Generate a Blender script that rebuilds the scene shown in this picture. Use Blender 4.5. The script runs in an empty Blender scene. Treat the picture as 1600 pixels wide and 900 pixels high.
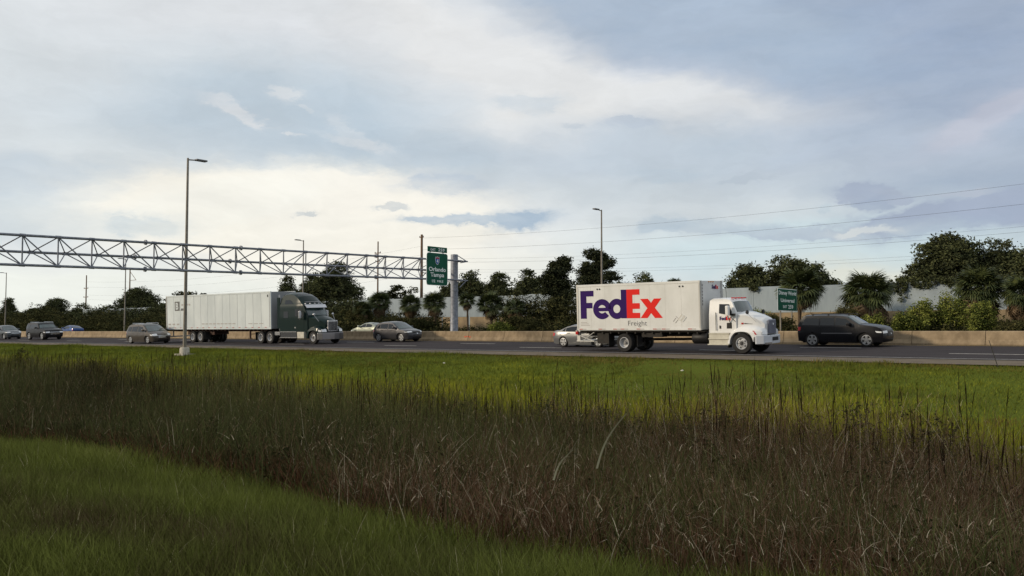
import bpy, bmesh, math, random
import numpy as np
from mathutils import Vector, Matrix

random.seed(7)
RNG = np.random.default_rng(11)
SC = bpy.context.scene
COL = SC.collection
R = math.radians
F_PX, A = 1400.0, R(39.5)      # focal length for a 1600 px wide frame, camera yaw to the left of the road's perpendicular
ZC = 3.3                       # camera height over the ditch bottom

# ------------------------------------------------------------ camera
cam_data = bpy.data.cameras.new('camera')
cam_data.sensor_width = 36.0
cam_data.lens = 36.0 * F_PX / 1600.0
cam_data.clip_start = 0.1
cam_data.clip_end = 6000
cam = bpy.data.objects.new('camera', cam_data)
COL.objects.link(cam)
cam.location = (0, 0, ZC)
cam.rotation_euler = (R(90) + math.atan(68 / F_PX), 0, A)
SC.camera = cam

# ------------------------------------------------------------ sun, sky, exposure
SUN_EL = 17.0
to_sun = Vector((-0.62, -0.78, 0.0)).normalized()          # the sun stands behind the camera and to its left
to_sun = Vector((to_sun.x * math.cos(R(SUN_EL)), to_sun.y * math.cos(R(SUN_EL)), math.sin(R(SUN_EL))))
sd = bpy.data.lights.new('sun', 'SUN')
sd.energy = 2.7
sd.angle = R(5)
sd.color = (1.0, 0.84, 0.62)
sun = bpy.data.objects.new('sun', sd)
COL.objects.link(sun)
sun.rotation_euler = (-to_sun).to_track_quat('-Z', 'Y').to_euler()

SC.view_settings.view_transform = 'Standard'
SC.view_settings.look = 'None'
SC.view_settings.exposure = 0.0
SC.view_settings.gamma = 1.0
try:
    SC.view_settings.use_curve_mapping = False
except Exception:
    pass

def lin(r, g, b):
    f = lambda c: (c / 255) / 12.92 if c / 255 <= 0.04045 else ((c / 255 + 0.055) / 1.055) ** 2.4
    return (f(r), f(g), f(b), 1.0)

world = bpy.data.worlds.new('World')
SC.world = world
world.use_nodes = True
WN, WL = world.node_tree.nodes, world.node_tree.links
WN.clear()

def wn(t, **k):
    n = WN.new(t)
    for a, v in k.items():
        setattr(n, a, v)
    return n

def wmath(op, a, b=None, c=None, clamp=False):
    n = wn('ShaderNodeMath', operation=op, use_clamp=clamp)
    for i, v in enumerate((a, b, c)):
        if v is None:
            continue
        if isinstance(v, (int, float)):
            n.inputs[i].default_value = v
        else:
            WL.new(v, n.inputs[i])
    return n.outputs[0]

def wmix(fac, a, b, blend='MIX'):
    n = wn('ShaderNodeMix', data_type='RGBA', blend_type=blend)
    for i, v in ((0, fac), (6, a), (7, b)):
        if isinstance(v, (int, float)):
            n.inputs[i].default_value = v
        elif isinstance(v, tuple):
            n.inputs[i].default_value = v
        else:
            WL.new(v, n.inputs[i])
    return n.outputs[2]

sky = wn('ShaderNodeTexSky')
sky.sky_type = 'NISHITA'
sky.sun_disc = False
sky.sun_elevation = R(SUN_EL)
sky.sun_rotation = math.atan2(to_sun.x, to_sun.y)
sky.dust_density = 1.5
tc = wn('ShaderNodeTexCoord')
gen = tc.outputs['Generated']

def wnoise(scale, detail, vec, rough=0.55, zs=1.0):
    mp = wn('ShaderNodeMapping')
    mp.inputs['Scale'].default_value = (1, 1, zs)
    WL.new(vec, mp.inputs['Vector'])
    n = wn('ShaderNodeTexNoise')
    n.inputs['Scale'].default_value = scale
    n.inputs['Detail'].default_value = detail
    n.inputs['Roughness'].default_value = rough
    WL.new(mp.outputs[0], n.inputs['Vector'])
    return n

# directions are bent by noise so that the cloud edges come out ragged
def warp(vec, scale, amt, zs):
    n = wnoise(scale, 5, vec, 0.6, zs)
    s = wn('ShaderNodeVectorMath', operation='SUBTRACT')
    WL.new(n.outputs['Color'], s.inputs[0])
    s.inputs[1].default_value = (0.5, 0.5, 0.5)
    m = wn('ShaderNodeVectorMath', operation='MULTIPLY')
    WL.new(s.outputs[0], m.inputs[0])
    m.inputs[1].default_value = (amt, amt, amt * 0.45)
    a = wn('ShaderNodeVectorMath', operation='ADD')
    WL.new(vec, a.inputs[0])
    WL.new(m.outputs[0], a.inputs[1])
    return a.outputs[0]

def azel(v):
    """bearing to the right of the camera-side perpendicular and elevation, both in radians"""
    sep = wn('ShaderNodeSeparateXYZ')
    WL.new(v, sep.inputs[0])
    a = wmath('ARCTAN2', wmath('MULTIPLY', sep.outputs[0], -1.0), sep.outputs[1])
    h = wmath('SQRT', wmath('ADD', wmath('MULTIPLY', sep.outputs[0], sep.outputs[0]), wmath('MULTIPLY', sep.outputs[1], sep.outputs[1])))
    return a, wmath('ARCTAN2', sep.outputs[2], h)
wv = warp(warp(gen, 2.6, 0.20, 2.2), 9.0, 0.075, 3.0)
AE_BIG = azel(wv)
AE_SMALL = azel(warp(warp(gen, 13.0, 0.075, 2.5), 42.0, 0.030, 2.0))
AE = AE_BIG

def bearing(x, y):
    u = (x - 800) / F_PX
    return A - math.atan(u), math.atan((518 - y) / F_PX / math.sqrt(1 + u * u))

def lobe(x, y, wx, wy, sharp=1.0, tilt=0.0):
    a0, e0 = bearing(x, y)
    sa, se = wx / F_PX, wy / F_PX
    da = wmath('SUBTRACT', a0, AE[0])
    de = wmath('SUBTRACT', AE[1], e0)
    if tilt:
        c, s = math.cos(tilt), math.sin(tilt)
        da2 = wmath('ADD', wmath('MULTIPLY', da, c), wmath('MULTIPLY', de, s))
        de = wmath('SUBTRACT', wmath('MULTIPLY', de, c), wmath('MULTIPLY', da, s))
        da = da2
    da = wmath('DIVIDE', da, sa)
    de = wmath('DIVIDE', de, se)
    q = wmath('ADD', wmath('MULTIPLY', da, da), wmath('MULTIPLY', de, de))
    e = wmath('EXPONENT', wmath('MULTIPLY', q, -1.0))
    if sharp != 1.0:
        e = wmath('SMOOTH_MIN', wmath('MULTIPLY', e, sharp), 1.0, 0.25)
    return wmath('MAXIMUM', wmath('MINIMUM', e, 1.0), 0.0)

K = 10.0
def cc(r, g, b):
    c = lin(r, g, b)
    return (c[0] * K, c[1] * K, c[2] * K, 1.0)

big = wnoise(1.6, 6, wv, 0.55, 2.4)
rmp = wn('ShaderNodeValToRGB')
rmp.color_ramp.elements[0].position = 0.34
rmp.color_ramp.elements[1].position = 0.66
WL.new(big.outputs['Fac'], rmp.inputs[0])
cloud = wmix(rmp.outputs[0], cc(202, 212, 220), cc(228, 231, 233))
def put(m, col, amt=1.0):
    global cloud
    cloud = wmix(wmath('MULTIPLY', m, amt) if amt != 1.0 else m, cloud, col)
put(lobe(80, 110, 380, 160), cc(224, 229, 231), .85)
put(lobe(450, 40, 380, 60), cc(228, 230, 233), .8)
put(lobe(420, 200, 300, 88, 1.4), cc(190, 205, 217), .92)
put(lobe(640, 235, 190, 50, 1.4), cc(188, 204, 217), .9)
put(lobe(90, 225, 150, 45), cc(222, 228, 230), .6)
put(lobe(1390, 120, 360, 150, 2.6, tilt=-0.22), cc(154, 171, 196), .95)
put(lobe(1080, 30, 230, 62, 2.2, tilt=-0.30), cc(170, 187, 207), .92)
put(lobe(840, 115, 300, 56, 1.8, tilt=-0.40), cc(234, 235, 235), .92)
put(lobe(1060, 170, 200, 34, 1.6, tilt=-0.10), cc(230, 232, 233), .9)
put(lobe(860, 190, 130, 40, 1.3), cc(236, 236, 234), .8)
put(lobe(1350, 235, 380, 46, 1.6), cc(176, 189, 206), .85)
put(lobe(1040, 230, 200, 34, 1.4), cc(188, 201, 213), .85)
put(lobe(1000, 290, 300, 34, 1.2), cc(204, 214, 220), .7)
put(lobe(1560, 178, 80, 22, 1.6, tilt=.35), cc(198, 199, 212), .6)
put(lobe(200, 460, 440, 50, 1.6), cc(243, 246, 238), .95)
put(lobe(760, 430, 300, 60, 1.4), cc(241, 241, 233), .9)
put(lobe(1330, 385, 280, 55, 1.8), cc(205, 223, 228), .9)
put(lobe(1180, 320, 200, 20), cc(216, 222, 224), .6)
put(lobe(1360, 425, 120, 25, 1.3), cc(230, 231, 218), .9)
put(lobe(130, 335, 190, 36, 1.5), cc(208, 219, 225), .85)
put(lobe(50, 270, 150, 26, 1.4), cc(190, 204, 216), .8)
AE = AE_SMALL
put(lobe(470, 345, 205, 50, 6.5, tilt=-0.02), cc(254, 250, 238), .98)
put(lobe(520, 300, 150, 24, 4.0, tilt=0.02), cc(252, 248, 237), .95)
put(lobe(330, 320, 110, 26, 4.0, tilt=0.25), cc(252, 250, 240), .9)
# small low clouds, their edges broken by a finer noise
fine = wnoise(9.0, 7, gen, 0.62, 3.5)
brk = wn('ShaderNodeMapRange')
brk.inputs['From Min'].default_value = 0.36
brk.inputs['From Max'].default_value = 0.58
WL.new(fine.outputs['Fac'], brk.inputs['Value'])
def patch(x, y, wx, wy, col, amt=0.9, sharp=3.0, tilt=0):
    m = lobe(x, y, wx, wy, sharp, tilt)
    m = wmath('MULTIPLY', m, wmath('ADD', wmath('MULTIPLY', brk.outputs[0], 0.45), 0.55))
    put(m, col, amt)
patch(215, 352, 50, 12, cc(202, 215, 222), .9)
patch(812, 342, 46, 11, cc(163, 184, 204), .95, 3.0)
patch(715, 343, 66, 5, cc(182, 198, 212), .9, 4.0)
patch(700, 285, 60, 13, cc(184, 199, 215), .8)
patch(610, 323, 24, 3, cc(190, 199, 205), .8)
patch(490, 328, 14, 2, cc(196, 204, 208), .7)
patch(830, 160, 38, 11, cc(200, 212, 222), .7)
patch(895, 197, 14, 4, cc(188, 200, 212), .7)
patch(985, 188, 34, 6, cc(186, 198, 212), .8)
patch(1350, 300, 34, 9, cc(160, 172, 194), .97, 5.0)
patch(1395, 298, 14, 4, cc(170, 181, 199), .9, 4.0)
patch(1362, 316, 18, 5, cc(160, 174, 196), .95, 4.0)
patch(1410, 306, 18, 3, cc(168, 180, 200), .9, 4.0)
patch(1297, 325, 8, 6, cc(190, 205, 215), .8, 3.0)
patch(1480, 340, 88, 16, cc(158, 171, 194), .97, 5.0, 0.06)
patch(1580, 322, 50, 15, cc(164, 177, 200), .95, 4.0)
patch(1515, 299, 28, 3, cc(180, 190, 206), .9, 4.0)
patch(1270, 360, 100, 6, cc(176, 190, 205), .9, 4.0)
patch(1130, 358, 80, 6, cc(188, 202, 213), .85, 4.0)
patch(1040, 353, 40, 8, cc(184, 200, 213), .85)
patch(1040, 270, 40, 9, cc(186, 201, 214), .7)
patch(1175, 278, 26, 3, cc(182, 194, 206), .8)
patch(1355, 357, 40, 5, cc(224, 228, 226), .7)
patch(362, 168, 40, 6, cc(224, 227, 230), .85, 2.5, -0.35)
patch(395, 186, 18, 4, cc(222, 226, 229), .7, 2.5, -0.2)
patch(545, 205, 46, 9, cc(216, 222, 227), .75, 2.5, -0.5)
patch(560, 222, 50, 5, cc(216, 222, 227), .7, 2.5, -0.2)
patch(442, 143, 13, 6, cc(226, 229, 231), .7, 2.5)
patch(465, 165, 8, 4, cc(222, 226, 229), .6, 2.5, -.6)
patch(456, 209, 8, 2, cc(222, 226, 229), .8, 3.0)
put(wmath('MULTIPLY', brk.outputs[0], 1.0), cc(230, 232, 234), .08)
# streaks and mottling all over the cloud deck
str_ = wnoise(7.0, 8, wv, 0.62, 3.2)
mr = wn('ShaderNodeMapRange')
mr.inputs['From Min'].default_value = 0.32
mr.inputs['From Max'].default_value = 0.68
mr.inputs['To Min'].default_value = 0.925
mr.inputs['To Max'].default_value = 1.06
WL.new(str_.outputs['Fac'], mr.inputs['Value'])
cmb = wn('ShaderNodeCombineColor')
for i_ in range(3): WL.new(mr.outputs[0], cmb.inputs[i_])
cloud = wmix(1.0, cloud, cmb.outputs[0], 'MULTIPLY')
# thin gaps let the blue of the sky texture through
final = wmix(0.965, sky.outputs[0], cloud)
bg = wn('ShaderNodeBackground')
bg.inputs['Strength'].default_value = 0.1
WL.new(final, bg.inputs['Color'])
wo = wn('ShaderNodeOutputWorld')
WL.new(bg.outputs[0], wo.inputs['Surface'])

# ------------------------------------------------------------ materials
MATS = {}
def mat(name, c, rough=0.6, metal=0.0, c2=None, scale=8.0, bump=0.0, bscale=60.0, coat=0.0, spec=0.3,
        tint=None, stretch=(1, 1, 1), obj_coord=True, emit=None, rand=0.0, dirt=None):
    """c: base colour; c2: second colour mixed in by noise; tint: list of colours run through by the mesh attribute 'tint'"""
    if name in MATS:
        return MATS[name]
    m = bpy.data.materials.new(name)
    m.use_nodes = True
    N, L = m.node_tree.nodes, m.node_tree.links
    p = N['Principled BSDF']
    p.inputs['Roughness'].default_value = rough
    p.inputs['Metallic'].default_value = metal
    p.inputs['Coat Weight'].default_value = coat
    p.inputs['Coat Roughness'].default_value = 0.08
    p.inputs['Specular IOR Level'].default_value = spec
    c = tuple(c[:3]) + (1,)
    p.inputs['Base Color'].default_value = c
    out = None
    t = N.new('ShaderNodeTexCoord')
    mp = N.new('ShaderNodeMapping')
    mp.inputs['Scale'].default_value = stretch
    L.new(t.outputs['Object'], mp.inputs['Vector'])
    if rand:                # alike pieces share a mesh: each takes its own stretch of the pattern
        oi0 = N.new('ShaderNodeObjectInfo')
        mu = N.new('ShaderNodeMath'); mu.operation = 'MULTIPLY'; mu.inputs[1].default_value = 60
        L.new(oi0.outputs['Random'], mu.inputs[0])
        L.new(mu.outputs[0], mp.inputs['Location'])
    if tint:
        at = N.new('ShaderNodeAttribute')
        at.attribute_name = 'tint'
        cr = N.new('ShaderNodeValToRGB')
        els = cr.color_ramp.elements
        while len(els) < len(tint):
            els.new(0.5)
        for i, tcv in enumerate(tint):
            els[i].position = i / (len(tint) - 1)
            els[i].color = tuple(tcv[:3]) + (1,)
        L.new(at.outputs['Fac'], cr.inputs[0])
        out = cr.outputs[0]
    if c2 is not None:
        n = N.new('ShaderNodeTexNoise')
        n.inputs['Scale'].default_value = scale
        n.inputs['Detail'].default_value = 6
        n.inputs['Roughness'].default_value = 0.6
        L.new(mp.outputs[0], n.inputs['Vector'])
        cr = N.new('ShaderNodeMapRange')
        cr.inputs['From Min'].default_value = 0.35
        cr.inputs['From Max'].default_value = 0.65
        L.new(n.outputs['Fac'], cr.inputs['Value'])
        mx = N.new('ShaderNodeMix')
        mx.data_type = 'RGBA'
        L.new(cr.outputs[0], mx.inputs[0])
        if out is not None:
            L.new(out, mx.inputs[6])
        else:
            mx.inputs[6].default_value = c
        mx.inputs[7].default_value = tuple(c2[:3]) + (1,)
        out = mx.outputs[2]
    if rand:
        oi = N.new('ShaderNodeObjectInfo')
        hs = N.new('ShaderNodeHueSaturation')
        mr = N.new('ShaderNodeMapRange')
        mr.inputs['To Min'].default_value = 1 - rand
        mr.inputs['To Max'].default_value = 1 + rand
        L.new(oi.outputs['Random'], mr.inputs['Value'])
        L.new(mr.outputs[0], hs.inputs['Value'])
        if out is not None:
            L.new(out, hs.inputs['Color'])
        else:
            hs.inputs['Color'].default_value = c
        out = hs.outputs[0]
    if out is not None:
        L.new(out, p.inputs['Base Color'])
    if bump:
        n = N.new('ShaderNodeTexNoise')
        n.inputs['Scale'].default_value = bscale
        n.inputs['Detail'].default_value = 4
        L.new(mp.outputs[0], n.inputs['Vector'])
        b = N.new('ShaderNodeBump')
        b.inputs['Strength'].default_value = bump
        b.inputs['Distance'].default_value = 0.02
        L.new(n.outputs['Fac'], b.inputs['Height'])
        L.new(b.outputs[0], p.inputs['Normal'])
    if emit:
        p.inputs['Emission Color'].default_value = tuple(emit[:3]) + (1,)
        p.inputs['Emission Strength'].default_value = emit[3]
    MATS[name] = m
    return m

# ------------------------------------------------------------ object helpers
def tag(o, label=None, cat=None, group=None, kind=None):
    if label: o['label'] = label
    if cat: o['category'] = cat
    if group: o['group'] = group
    if kind: o['kind'] = kind
    return o

def empty(name, loc, label=None, cat=None, group=None, kind=None, rot=(0, 0, 0), scale=1.0):
    o = bpy.data.objects.new(name, None)
    o.empty_display_size = 0.3
    COL.objects.link(o)
    o.location = loc
    o.rotation_euler = rot
    o.scale = (scale, scale, scale)
    return tag(o, label, cat, group, kind)

def link(name, me, m=None, parent=None):
    if m is not None and not me.materials:
        me.materials.append(m)
    o = bpy.data.objects.new(name, me)
    COL.objects.link(o)
    if parent: o.parent = parent
    return o

def finish(bm, name, m, parent=None, smooth=0, bevel=0.0, segs=2):
    if bevel:
        es = [e for e in bm.edges if len(e.link_faces) == 2 and e.calc_face_angle(0) > R(28)]
        try:
            bmesh.ops.bevel(bm, geom=es, offset=bevel, segments=segs, profile=0.6, affect='EDGES', clamp_overlap=True)
        except Exception:
            pass
    me = bpy.data.meshes.new(name)
    bm.to_mesh(me)
    bm.free()
    if smooth:
        me.polygons.foreach_set('use_smooth', [True] * len(me.polygons))
        me.set_sharp_from_angle(angle=R(smooth))
    return link(name, me, m, parent)

class MB:
    def __init__(s):
        s.v, s.f = [], []
    def add(s, vs, fs, M=None):
        b = len(s.v)
        s.v += [tuple(M @ Vector(v)) if M else tuple(v) for v in vs]
        s.f += [tuple(b + i for i in f) for f in fs]
        return s
    def box(s, x0, x1, y0, y1, z0, z1, M=None):
        vs = [(x, y, z) for z in (z0, z1) for y in (y0, y1) for x in (x0, x1)]
        return s.add(vs, [(0, 2, 3, 1), (4, 5, 7, 6), (0, 1, 5, 4), (2, 6, 7, 3), (0, 4, 6, 2), (1, 3, 7, 5)], M)
    def tube(s, p0, p1, r0, r1=None, n=8):
        r1 = r0 if r1 is None else r1
        p0, p1 = Vector(p0), Vector(p1)
        q = (p1 - p0).to_track_quat('Z', 'Y').to_matrix()
        vs = []
        for p, r in ((p0, r0), (p1, r1)):
            for i in range(n):
                a = 2 * math.pi * i / n
                vs.append(p + q @ Vector((r * math.cos(a), r * math.sin(a), 0)))
        fs = [(i, (i + 1) % n, n + (i + 1) % n, n + i) for i in range(n)]
        fs += [tuple(range(n - 1, -1, -1)), tuple(range(n, 2 * n))]
        return s.add(vs, fs)
    def path(s, pts, radii, n=6):
        for i in range(len(pts) - 1):
            s.tube(pts[i], pts[i + 1], radii[i], radii[i + 1], n)
        return s
    def prism(s, poly, a, b, plane='xz'):
        n = len(poly)
        def P(p, t):
            if plane == 'xz': return (p[0], t, p[1])
            if plane == 'yz': return (t, p[0], p[1])
            return (p[0], p[1], t)
        vs = [P(p, a) for p in poly] + [P(p, b) for p in poly]
        fs = [(i, (i + 1) % n, n + (i + 1) % n, n + i) for i in range(n)] + [tuple(range(n - 1, -1, -1)), tuple(range(n, 2 * n))]
        return s.add(vs, fs)
    def lathe(s, prof, cx, cy, cz, n=24, axis='y', sign=1):
        """prof: (radius, along) pairs turned about an axis through (cx, cy, cz)"""
        vs, m = [], len(prof)
        for i in range(n):
            a = 2 * math.pi * i / n
            for r, t in prof:
                if axis == 'y': vs.append((cx + r * math.cos(a), cy + sign * t, cz + r * math.sin(a)))
                elif axis == 'z': vs.append((cx + r * math.cos(a), cy + r * math.sin(a), cz + t))
                else: vs.append((cx + t, cy + r * math.cos(a), cz + r * math.sin(a)))
        fs = [(i * m + j, i * m + j + 1, ((i + 1) % n) * m + j + 1, ((i + 1) % n) * m + j) for i in range(n) for j in range(m - 1)]
        return s.add(vs, fs)
    def build(s, name, m, parent=None, smooth=0, bevel=0.0, segs=2):
        me = bpy.data.meshes.new(name)
        me.from_pydata(s.v, [], s.f)
        bm = bmesh.new()
        bm.from_mesh(me)
        bpy.data.meshes.remove(me)
        bmesh.ops.recalc_face_normals(bm, faces=bm.faces)
        return finish(bm, name, m, parent, smooth, bevel, segs)

def np_mesh(name, V, Fq, m, parent=None, tint=None):
    """fast mesh out of numpy arrays: V (n,3), Fq (k,3 or 4)"""
    me = bpy.data.meshes.new(name)
    k, c = Fq.shape
    me.vertices.add(len(V))
    me.vertices.foreach_set('co', V.astype(np.float32).ravel())
    me.loops.add(k * c)
    me.loops.foreach_set('vertex_index', Fq.astype(np.int32).ravel())
    me.polygons.add(k)
    me.polygons.foreach_set('loop_start', np.arange(0, k * c, c, dtype=np.int32))
    if tint is not None:
        at = me.attributes.new('tint', 'FLOAT', 'POINT')
        at.data.foreach_set('value', tint.astype(np.float32))
    me.update(calc_edges=True)
    return link(name, me, m, parent)

def text(s, w, h, m, parent, M, name='letter', thick=0.006, bold=0.0, keep=False):
    """lettering of width w and height h whose lower left corner is at M's origin, lying in M's xy plane"""
    cu = bpy.data.curves.new('t', 'FONT')
    cu.body = s
    cu.extrude = 0.0
    cu.offset = bold
    cu.resolution_u = 3
    to = bpy.data.objects.new('t', cu)
    COL.objects.link(to)
    dg = bpy.context.evaluated_depsgraph_get()
    me = bpy.data.meshes.new_from_object(to.evaluated_get(dg))
    bpy.data.objects.remove(to)
    bpy.data.curves.remove(cu)
    xs = [v.co.x for v in me.vertices]; ys = [v.co.y for v in me.vertices]
    x0, x1, y0, y1 = min(xs), max(xs), min(ys), max(ys)
    sx = w / (x1 - x0); sy = h / (y1 - y0)
    bm = bmesh.new()
    bm.from_mesh(me)
    bpy.data.meshes.remove(me)
    for v in bm.verts:
        v.co = M @ Vector(((v.co.x - x0) * sx, (v.co.y - y0) * sy, thick))
    return finish(bm, name, m, parent)

M_NEAR = lambda x, y, z: Matrix.Translation((x, y, z)) @ Matrix.Rotation(R(90), 4, 'X')            # faces -Y
M_FRONT = lambda x, y, z: Matrix.Translation((x, y, z)) @ Matrix.Rotation(R(90), 4, 'Z') @ Matrix.Rotation(R(90), 4, 'X')   # faces +X

def X_at(px, Y):
    return Y * math.tan(math.atan((px - 800) / F_PX) - A)
def PPM(px, Y):                                            # pixels per metre there
    return math.sin(A) * (px + F_PX / math.tan(A) - 800) / Y
def Z_at(px, py, Y):
    return ZC + (518 - py) / PPM(px, Y)

# ------------------------------------------------------------ terrain profile across the road
PY = [-400, 0, 2.4, 5.0, 7.5, 9.5, 12, 17, 20, 24, 30, 34, 38.5, 39.6, 42.4, 53.8, 54.6, 56, 78, 100, 140, 2000]
PH = [1.75, 1.66, 1.72, 1.98, 2.32, 2.85, 3.3, 3.3, 2.95, 2.5, 1.95, 1.62, 1.36, 1.325, 1.2, 0.744, 0.72, 0.62, 0.60, 0.50, 0.5, 0.5]
def gz(X, Y):
    h = np.interp(Y, PY, PH)
    w = np.clip((40 - Y) / 4, 0, 1) * np.clip((Y + 5) / 5, 0, 1) + np.clip((Y - 79) / 4, 0, 1) * .6
    b = (np.sin(X * .9 + Y * .4) * .03 + np.sin(X * .37 - Y * .8 + 1) * .05 + np.sin(X * 2.3 + 2) * np.sin(Y * 1.9) * .025) * w
    sh = np.where((Y > 38.2) & (Y < 39.9), -.03, 0)
    return ZC - h + b - .012 + sh
def gzs(x, y): return float(gz(np.array(float(x)), np.array(float(y))))
def road_z(y): return ZC - float(np.interp(y, PY, PH))
# ------------------------------------------------------------ shared materials
m_asph = mat('asphalt', (0.060, 0.053, 0.056), 0.95, spec=.05, c2=(0.038, 0.034, 0.036), scale=1.3, bump=.3, bscale=90, stretch=(.25, 2.2, 1))
m_shld = mat('old_shoulder', (0.19, 0.158, 0.122), 0.95, spec=.05, c2=(0.12, 0.10, 0.078), scale=3.0, bump=.3, bscale=40, stretch=(.4, 1.5, 1))
m_line = mat('white_paint_line', (0.46, 0.45, 0.43), 0.7, c2=(0.28, 0.27, 0.26), scale=6)
m_yline = mat('yellow_paint_line', (0.62, 0.40, 0.07), 0.6, c2=(0.45, 0.3, 0.08), scale=6)
m_conc = mat('barrier_concrete', (0.31, 0.235, 0.15), 0.9, c2=(0.195, 0.145, 0.09), scale=1.9, bump=.25, bscale=30, stretch=(1.1, 1, .8), rand=.07)
m_galv = mat('galvanised_steel', (0.25, 0.265, 0.30), 0.55, metal=.3, c2=(0.14, 0.15, 0.18), scale=5)
m_pole = mat('pole_aluminium', (0.22, 0.20, 0.17), 0.55, metal=.3, c2=(0.16, 0.145, 0.125), scale=3)
m_wallw = mat('pale_wall_concrete', (0.30, 0.345, 0.375), 0.9, c2=(0.245, 0.285, 0.315), scale=1.1, bump=.2, bscale=8, stretch=(1, 1, .22), rand=.05)
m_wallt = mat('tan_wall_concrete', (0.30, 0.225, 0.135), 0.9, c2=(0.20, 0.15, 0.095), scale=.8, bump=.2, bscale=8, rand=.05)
m_wood = mat('weathered_pole_wood', (0.20, 0.125, 0.075), 0.9, c2=(0.13, 0.085, 0.055), scale=4, stretch=(4, 4, .3))
m_black = mat('black_plastic', (0.012, 0.012, 0.013), 0.5)
m_wire = mat('power_cable', (0.05, 0.05, 0.055), 0.6)
m_green = mat('sign_green', (0.008, 0.095, 0.055), 0.6, spec=.15, c2=(0.006, 0.075, 0.045), scale=1.5)
m_swhite = mat('sign_white', (0.80, 0.84, 0.82), 0.5)
m_sblue = mat('shield_blue', (0.03, 0.09, 0.32), 0.5)
m_sred = mat('shield_red', (0.35, 0.04, 0.06), 0.5)
m_ground = mat('ground_soil', (0.05, 0.05, 0.02), 0.95, tint=[(0.026, 0.021, 0.014), (0.048, 0.060, 0.016), (0.100, 0.125, 0.022), (0.165, 0.18, 0.024)],
               bump=.6, bscale=14, spec=0)

# ------------------------------------------------------------ terrain
def build_terrain():
    xs = np.concatenate([np.array([-3000, -1500, -900, -600]), np.arange(-420, -120, 3.0), np.arange(-120, 12, .55), np.arange(12, 60, 4.0), np.array([90, 200, 600, 1500, 3000])])
    ys = np.concatenate([np.array([-600, -200, -60, -20]), np.arange(-8, 40, .5), np.array([40, 42, 46, 50, 53.8, 54.6, 56, 60, 78]), np.arange(80, 130, 4.0), np.array([160, 260, 500, 1000, 2000, 3500])])
    X, Y = np.meshgrid(xs, ys)
    Z = gz(X, Y)
    V = np.stack([X.ravel(), Y.ravel(), Z.ravel()], 1)
    nx, ny = len(xs), len(ys)
    i, j = np.meshgrid(np.arange(nx - 1), np.arange(ny - 1))
    a = (j * nx + i).ravel()
    Fq = np.stack([a, a + 1, a + nx + 1, a + nx], 1)
    Yr, Xr = Y.ravel(), X.ravel()
    t = np.interp(Yr, [0, 6, 8, 10, 17, 20, 23, 26, 30, 38, 39.6, 56, 80, 90, 100], [.30, .30, .12, .0, .05, .6, .8, .62, .62, .58, .3, .1, .25, .3, .3])
    t = t + (np.sin(Xr * .31 + Yr * .9) + np.sin(Xr * .13 - Yr * .5 + 2)) * .05
    o = np_mesh('ground', V, Fq, m_ground, tint=np.clip(t, 0, 1))
    tag(o, kind='structure')
build_terrain()

def sheet(name, m, y0, y1, x0, x1, dz, parent=None, n=1):
    ys = np.linspace(y0, y1, n + 1)
    xs = np.linspace(x0, x1, max(1, int((x1 - x0) / 60)) + 1)
    X, Y = np.meshgrid(xs, ys)
    Z = ZC - np.interp(Y, PY, PH) + dz
    V = np.stack([X.ravel(), Y.ravel(), Z.ravel()], 1)
    nx = len(xs)
    i, j = np.meshgrid(np.arange(nx - 1), np.arange(n))
    a = (j * nx + i).ravel()
    o = np_mesh(name, V, np.stack([a, a + 1, a + nx + 1, a + nx], 1), m, parent)
    return o
sh = sheet('paved_shoulder', m_shld, 39.5, 42.12, -900, 300, .004)
tag(sh, kind='structure')
# ragged, gritty outer edge of the shoulder where the turf creeps in
road = sheet('road', m_asph, 42.12, 53.7, -900, 300, .012)
tag(road, kind='structure')
sheet('edge_line', m_line, 42.55, 42.70, -900, 300, .017, road)
sheet('yellow_edge_line', m_yline, 52.95, 53.10, -900, 300, .017, road)
dash = None
for y, x0 in ((46.06, -11.1), (49.72, -19.8)):
    for k in range(-1, 20):
        x = x0 - 13.1 * k
        if x < -225: continue
        if dash is None:
            z = .016
            dash = MB().box(0, 3.4, -.07, .07, -.004, .002).build('lane_dash', m_line, road)
            d = dash
        else:
            d = dash.copy(); COL.objects.link(d)
        d.location = (x, y, road_z(y) + .0165)
        d.rotation_euler = (math.atan(.04), 0, 0)
opp = sheet('far_road', m_asph, 56.4, 77.5, -900, 300, .012)
tag(opp, kind='structure')

# ------------------------------------------------------------ median barrier, cast in segments
def build_barrier():
    root = empty('concrete_barrier', (0, 53.95, road_z(53.9)), 'long tan concrete median barrier along the far side of the near lanes', 'barrier')
    H = .775
    prof = [(-.30, -.05), (-.30, .08), (-.16, .30), (-.10, H - .055), (-.045, H), (.045, H), (.10, H - .055), (.16, .30), (.30, .08), (.30, -.05)]
    L = 3.78
    seg = None
    for k in range(-2, 74):
        if seg is None:
            b = MB(); b.prism(prof, .012, L - .012, 'yz')
            seg = b.build('barrier_segment', m_conc, root, bevel=.008, segs=1)
            o = seg
        else:
            o = seg.copy(); COL.objects.link(o)
        o.location = (4.0 - k * L, 0, 0)
    # orange spray marks on the traffic face
    mk = mat('orange_spray_paint', (.62, .10, .05), .8)
    x = X_at(731, 53.8)
    b = MB()
    b.box(x - .32, x - .10, -.205, -.198, .28, .36).box(x + .0, x + .10, -.205, -.198, .31, .39).box(x + .18, x + .36, -.205, -.198, .27, .34)
    b.build('spray_mark', mk, root)
build_barrier()

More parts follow.
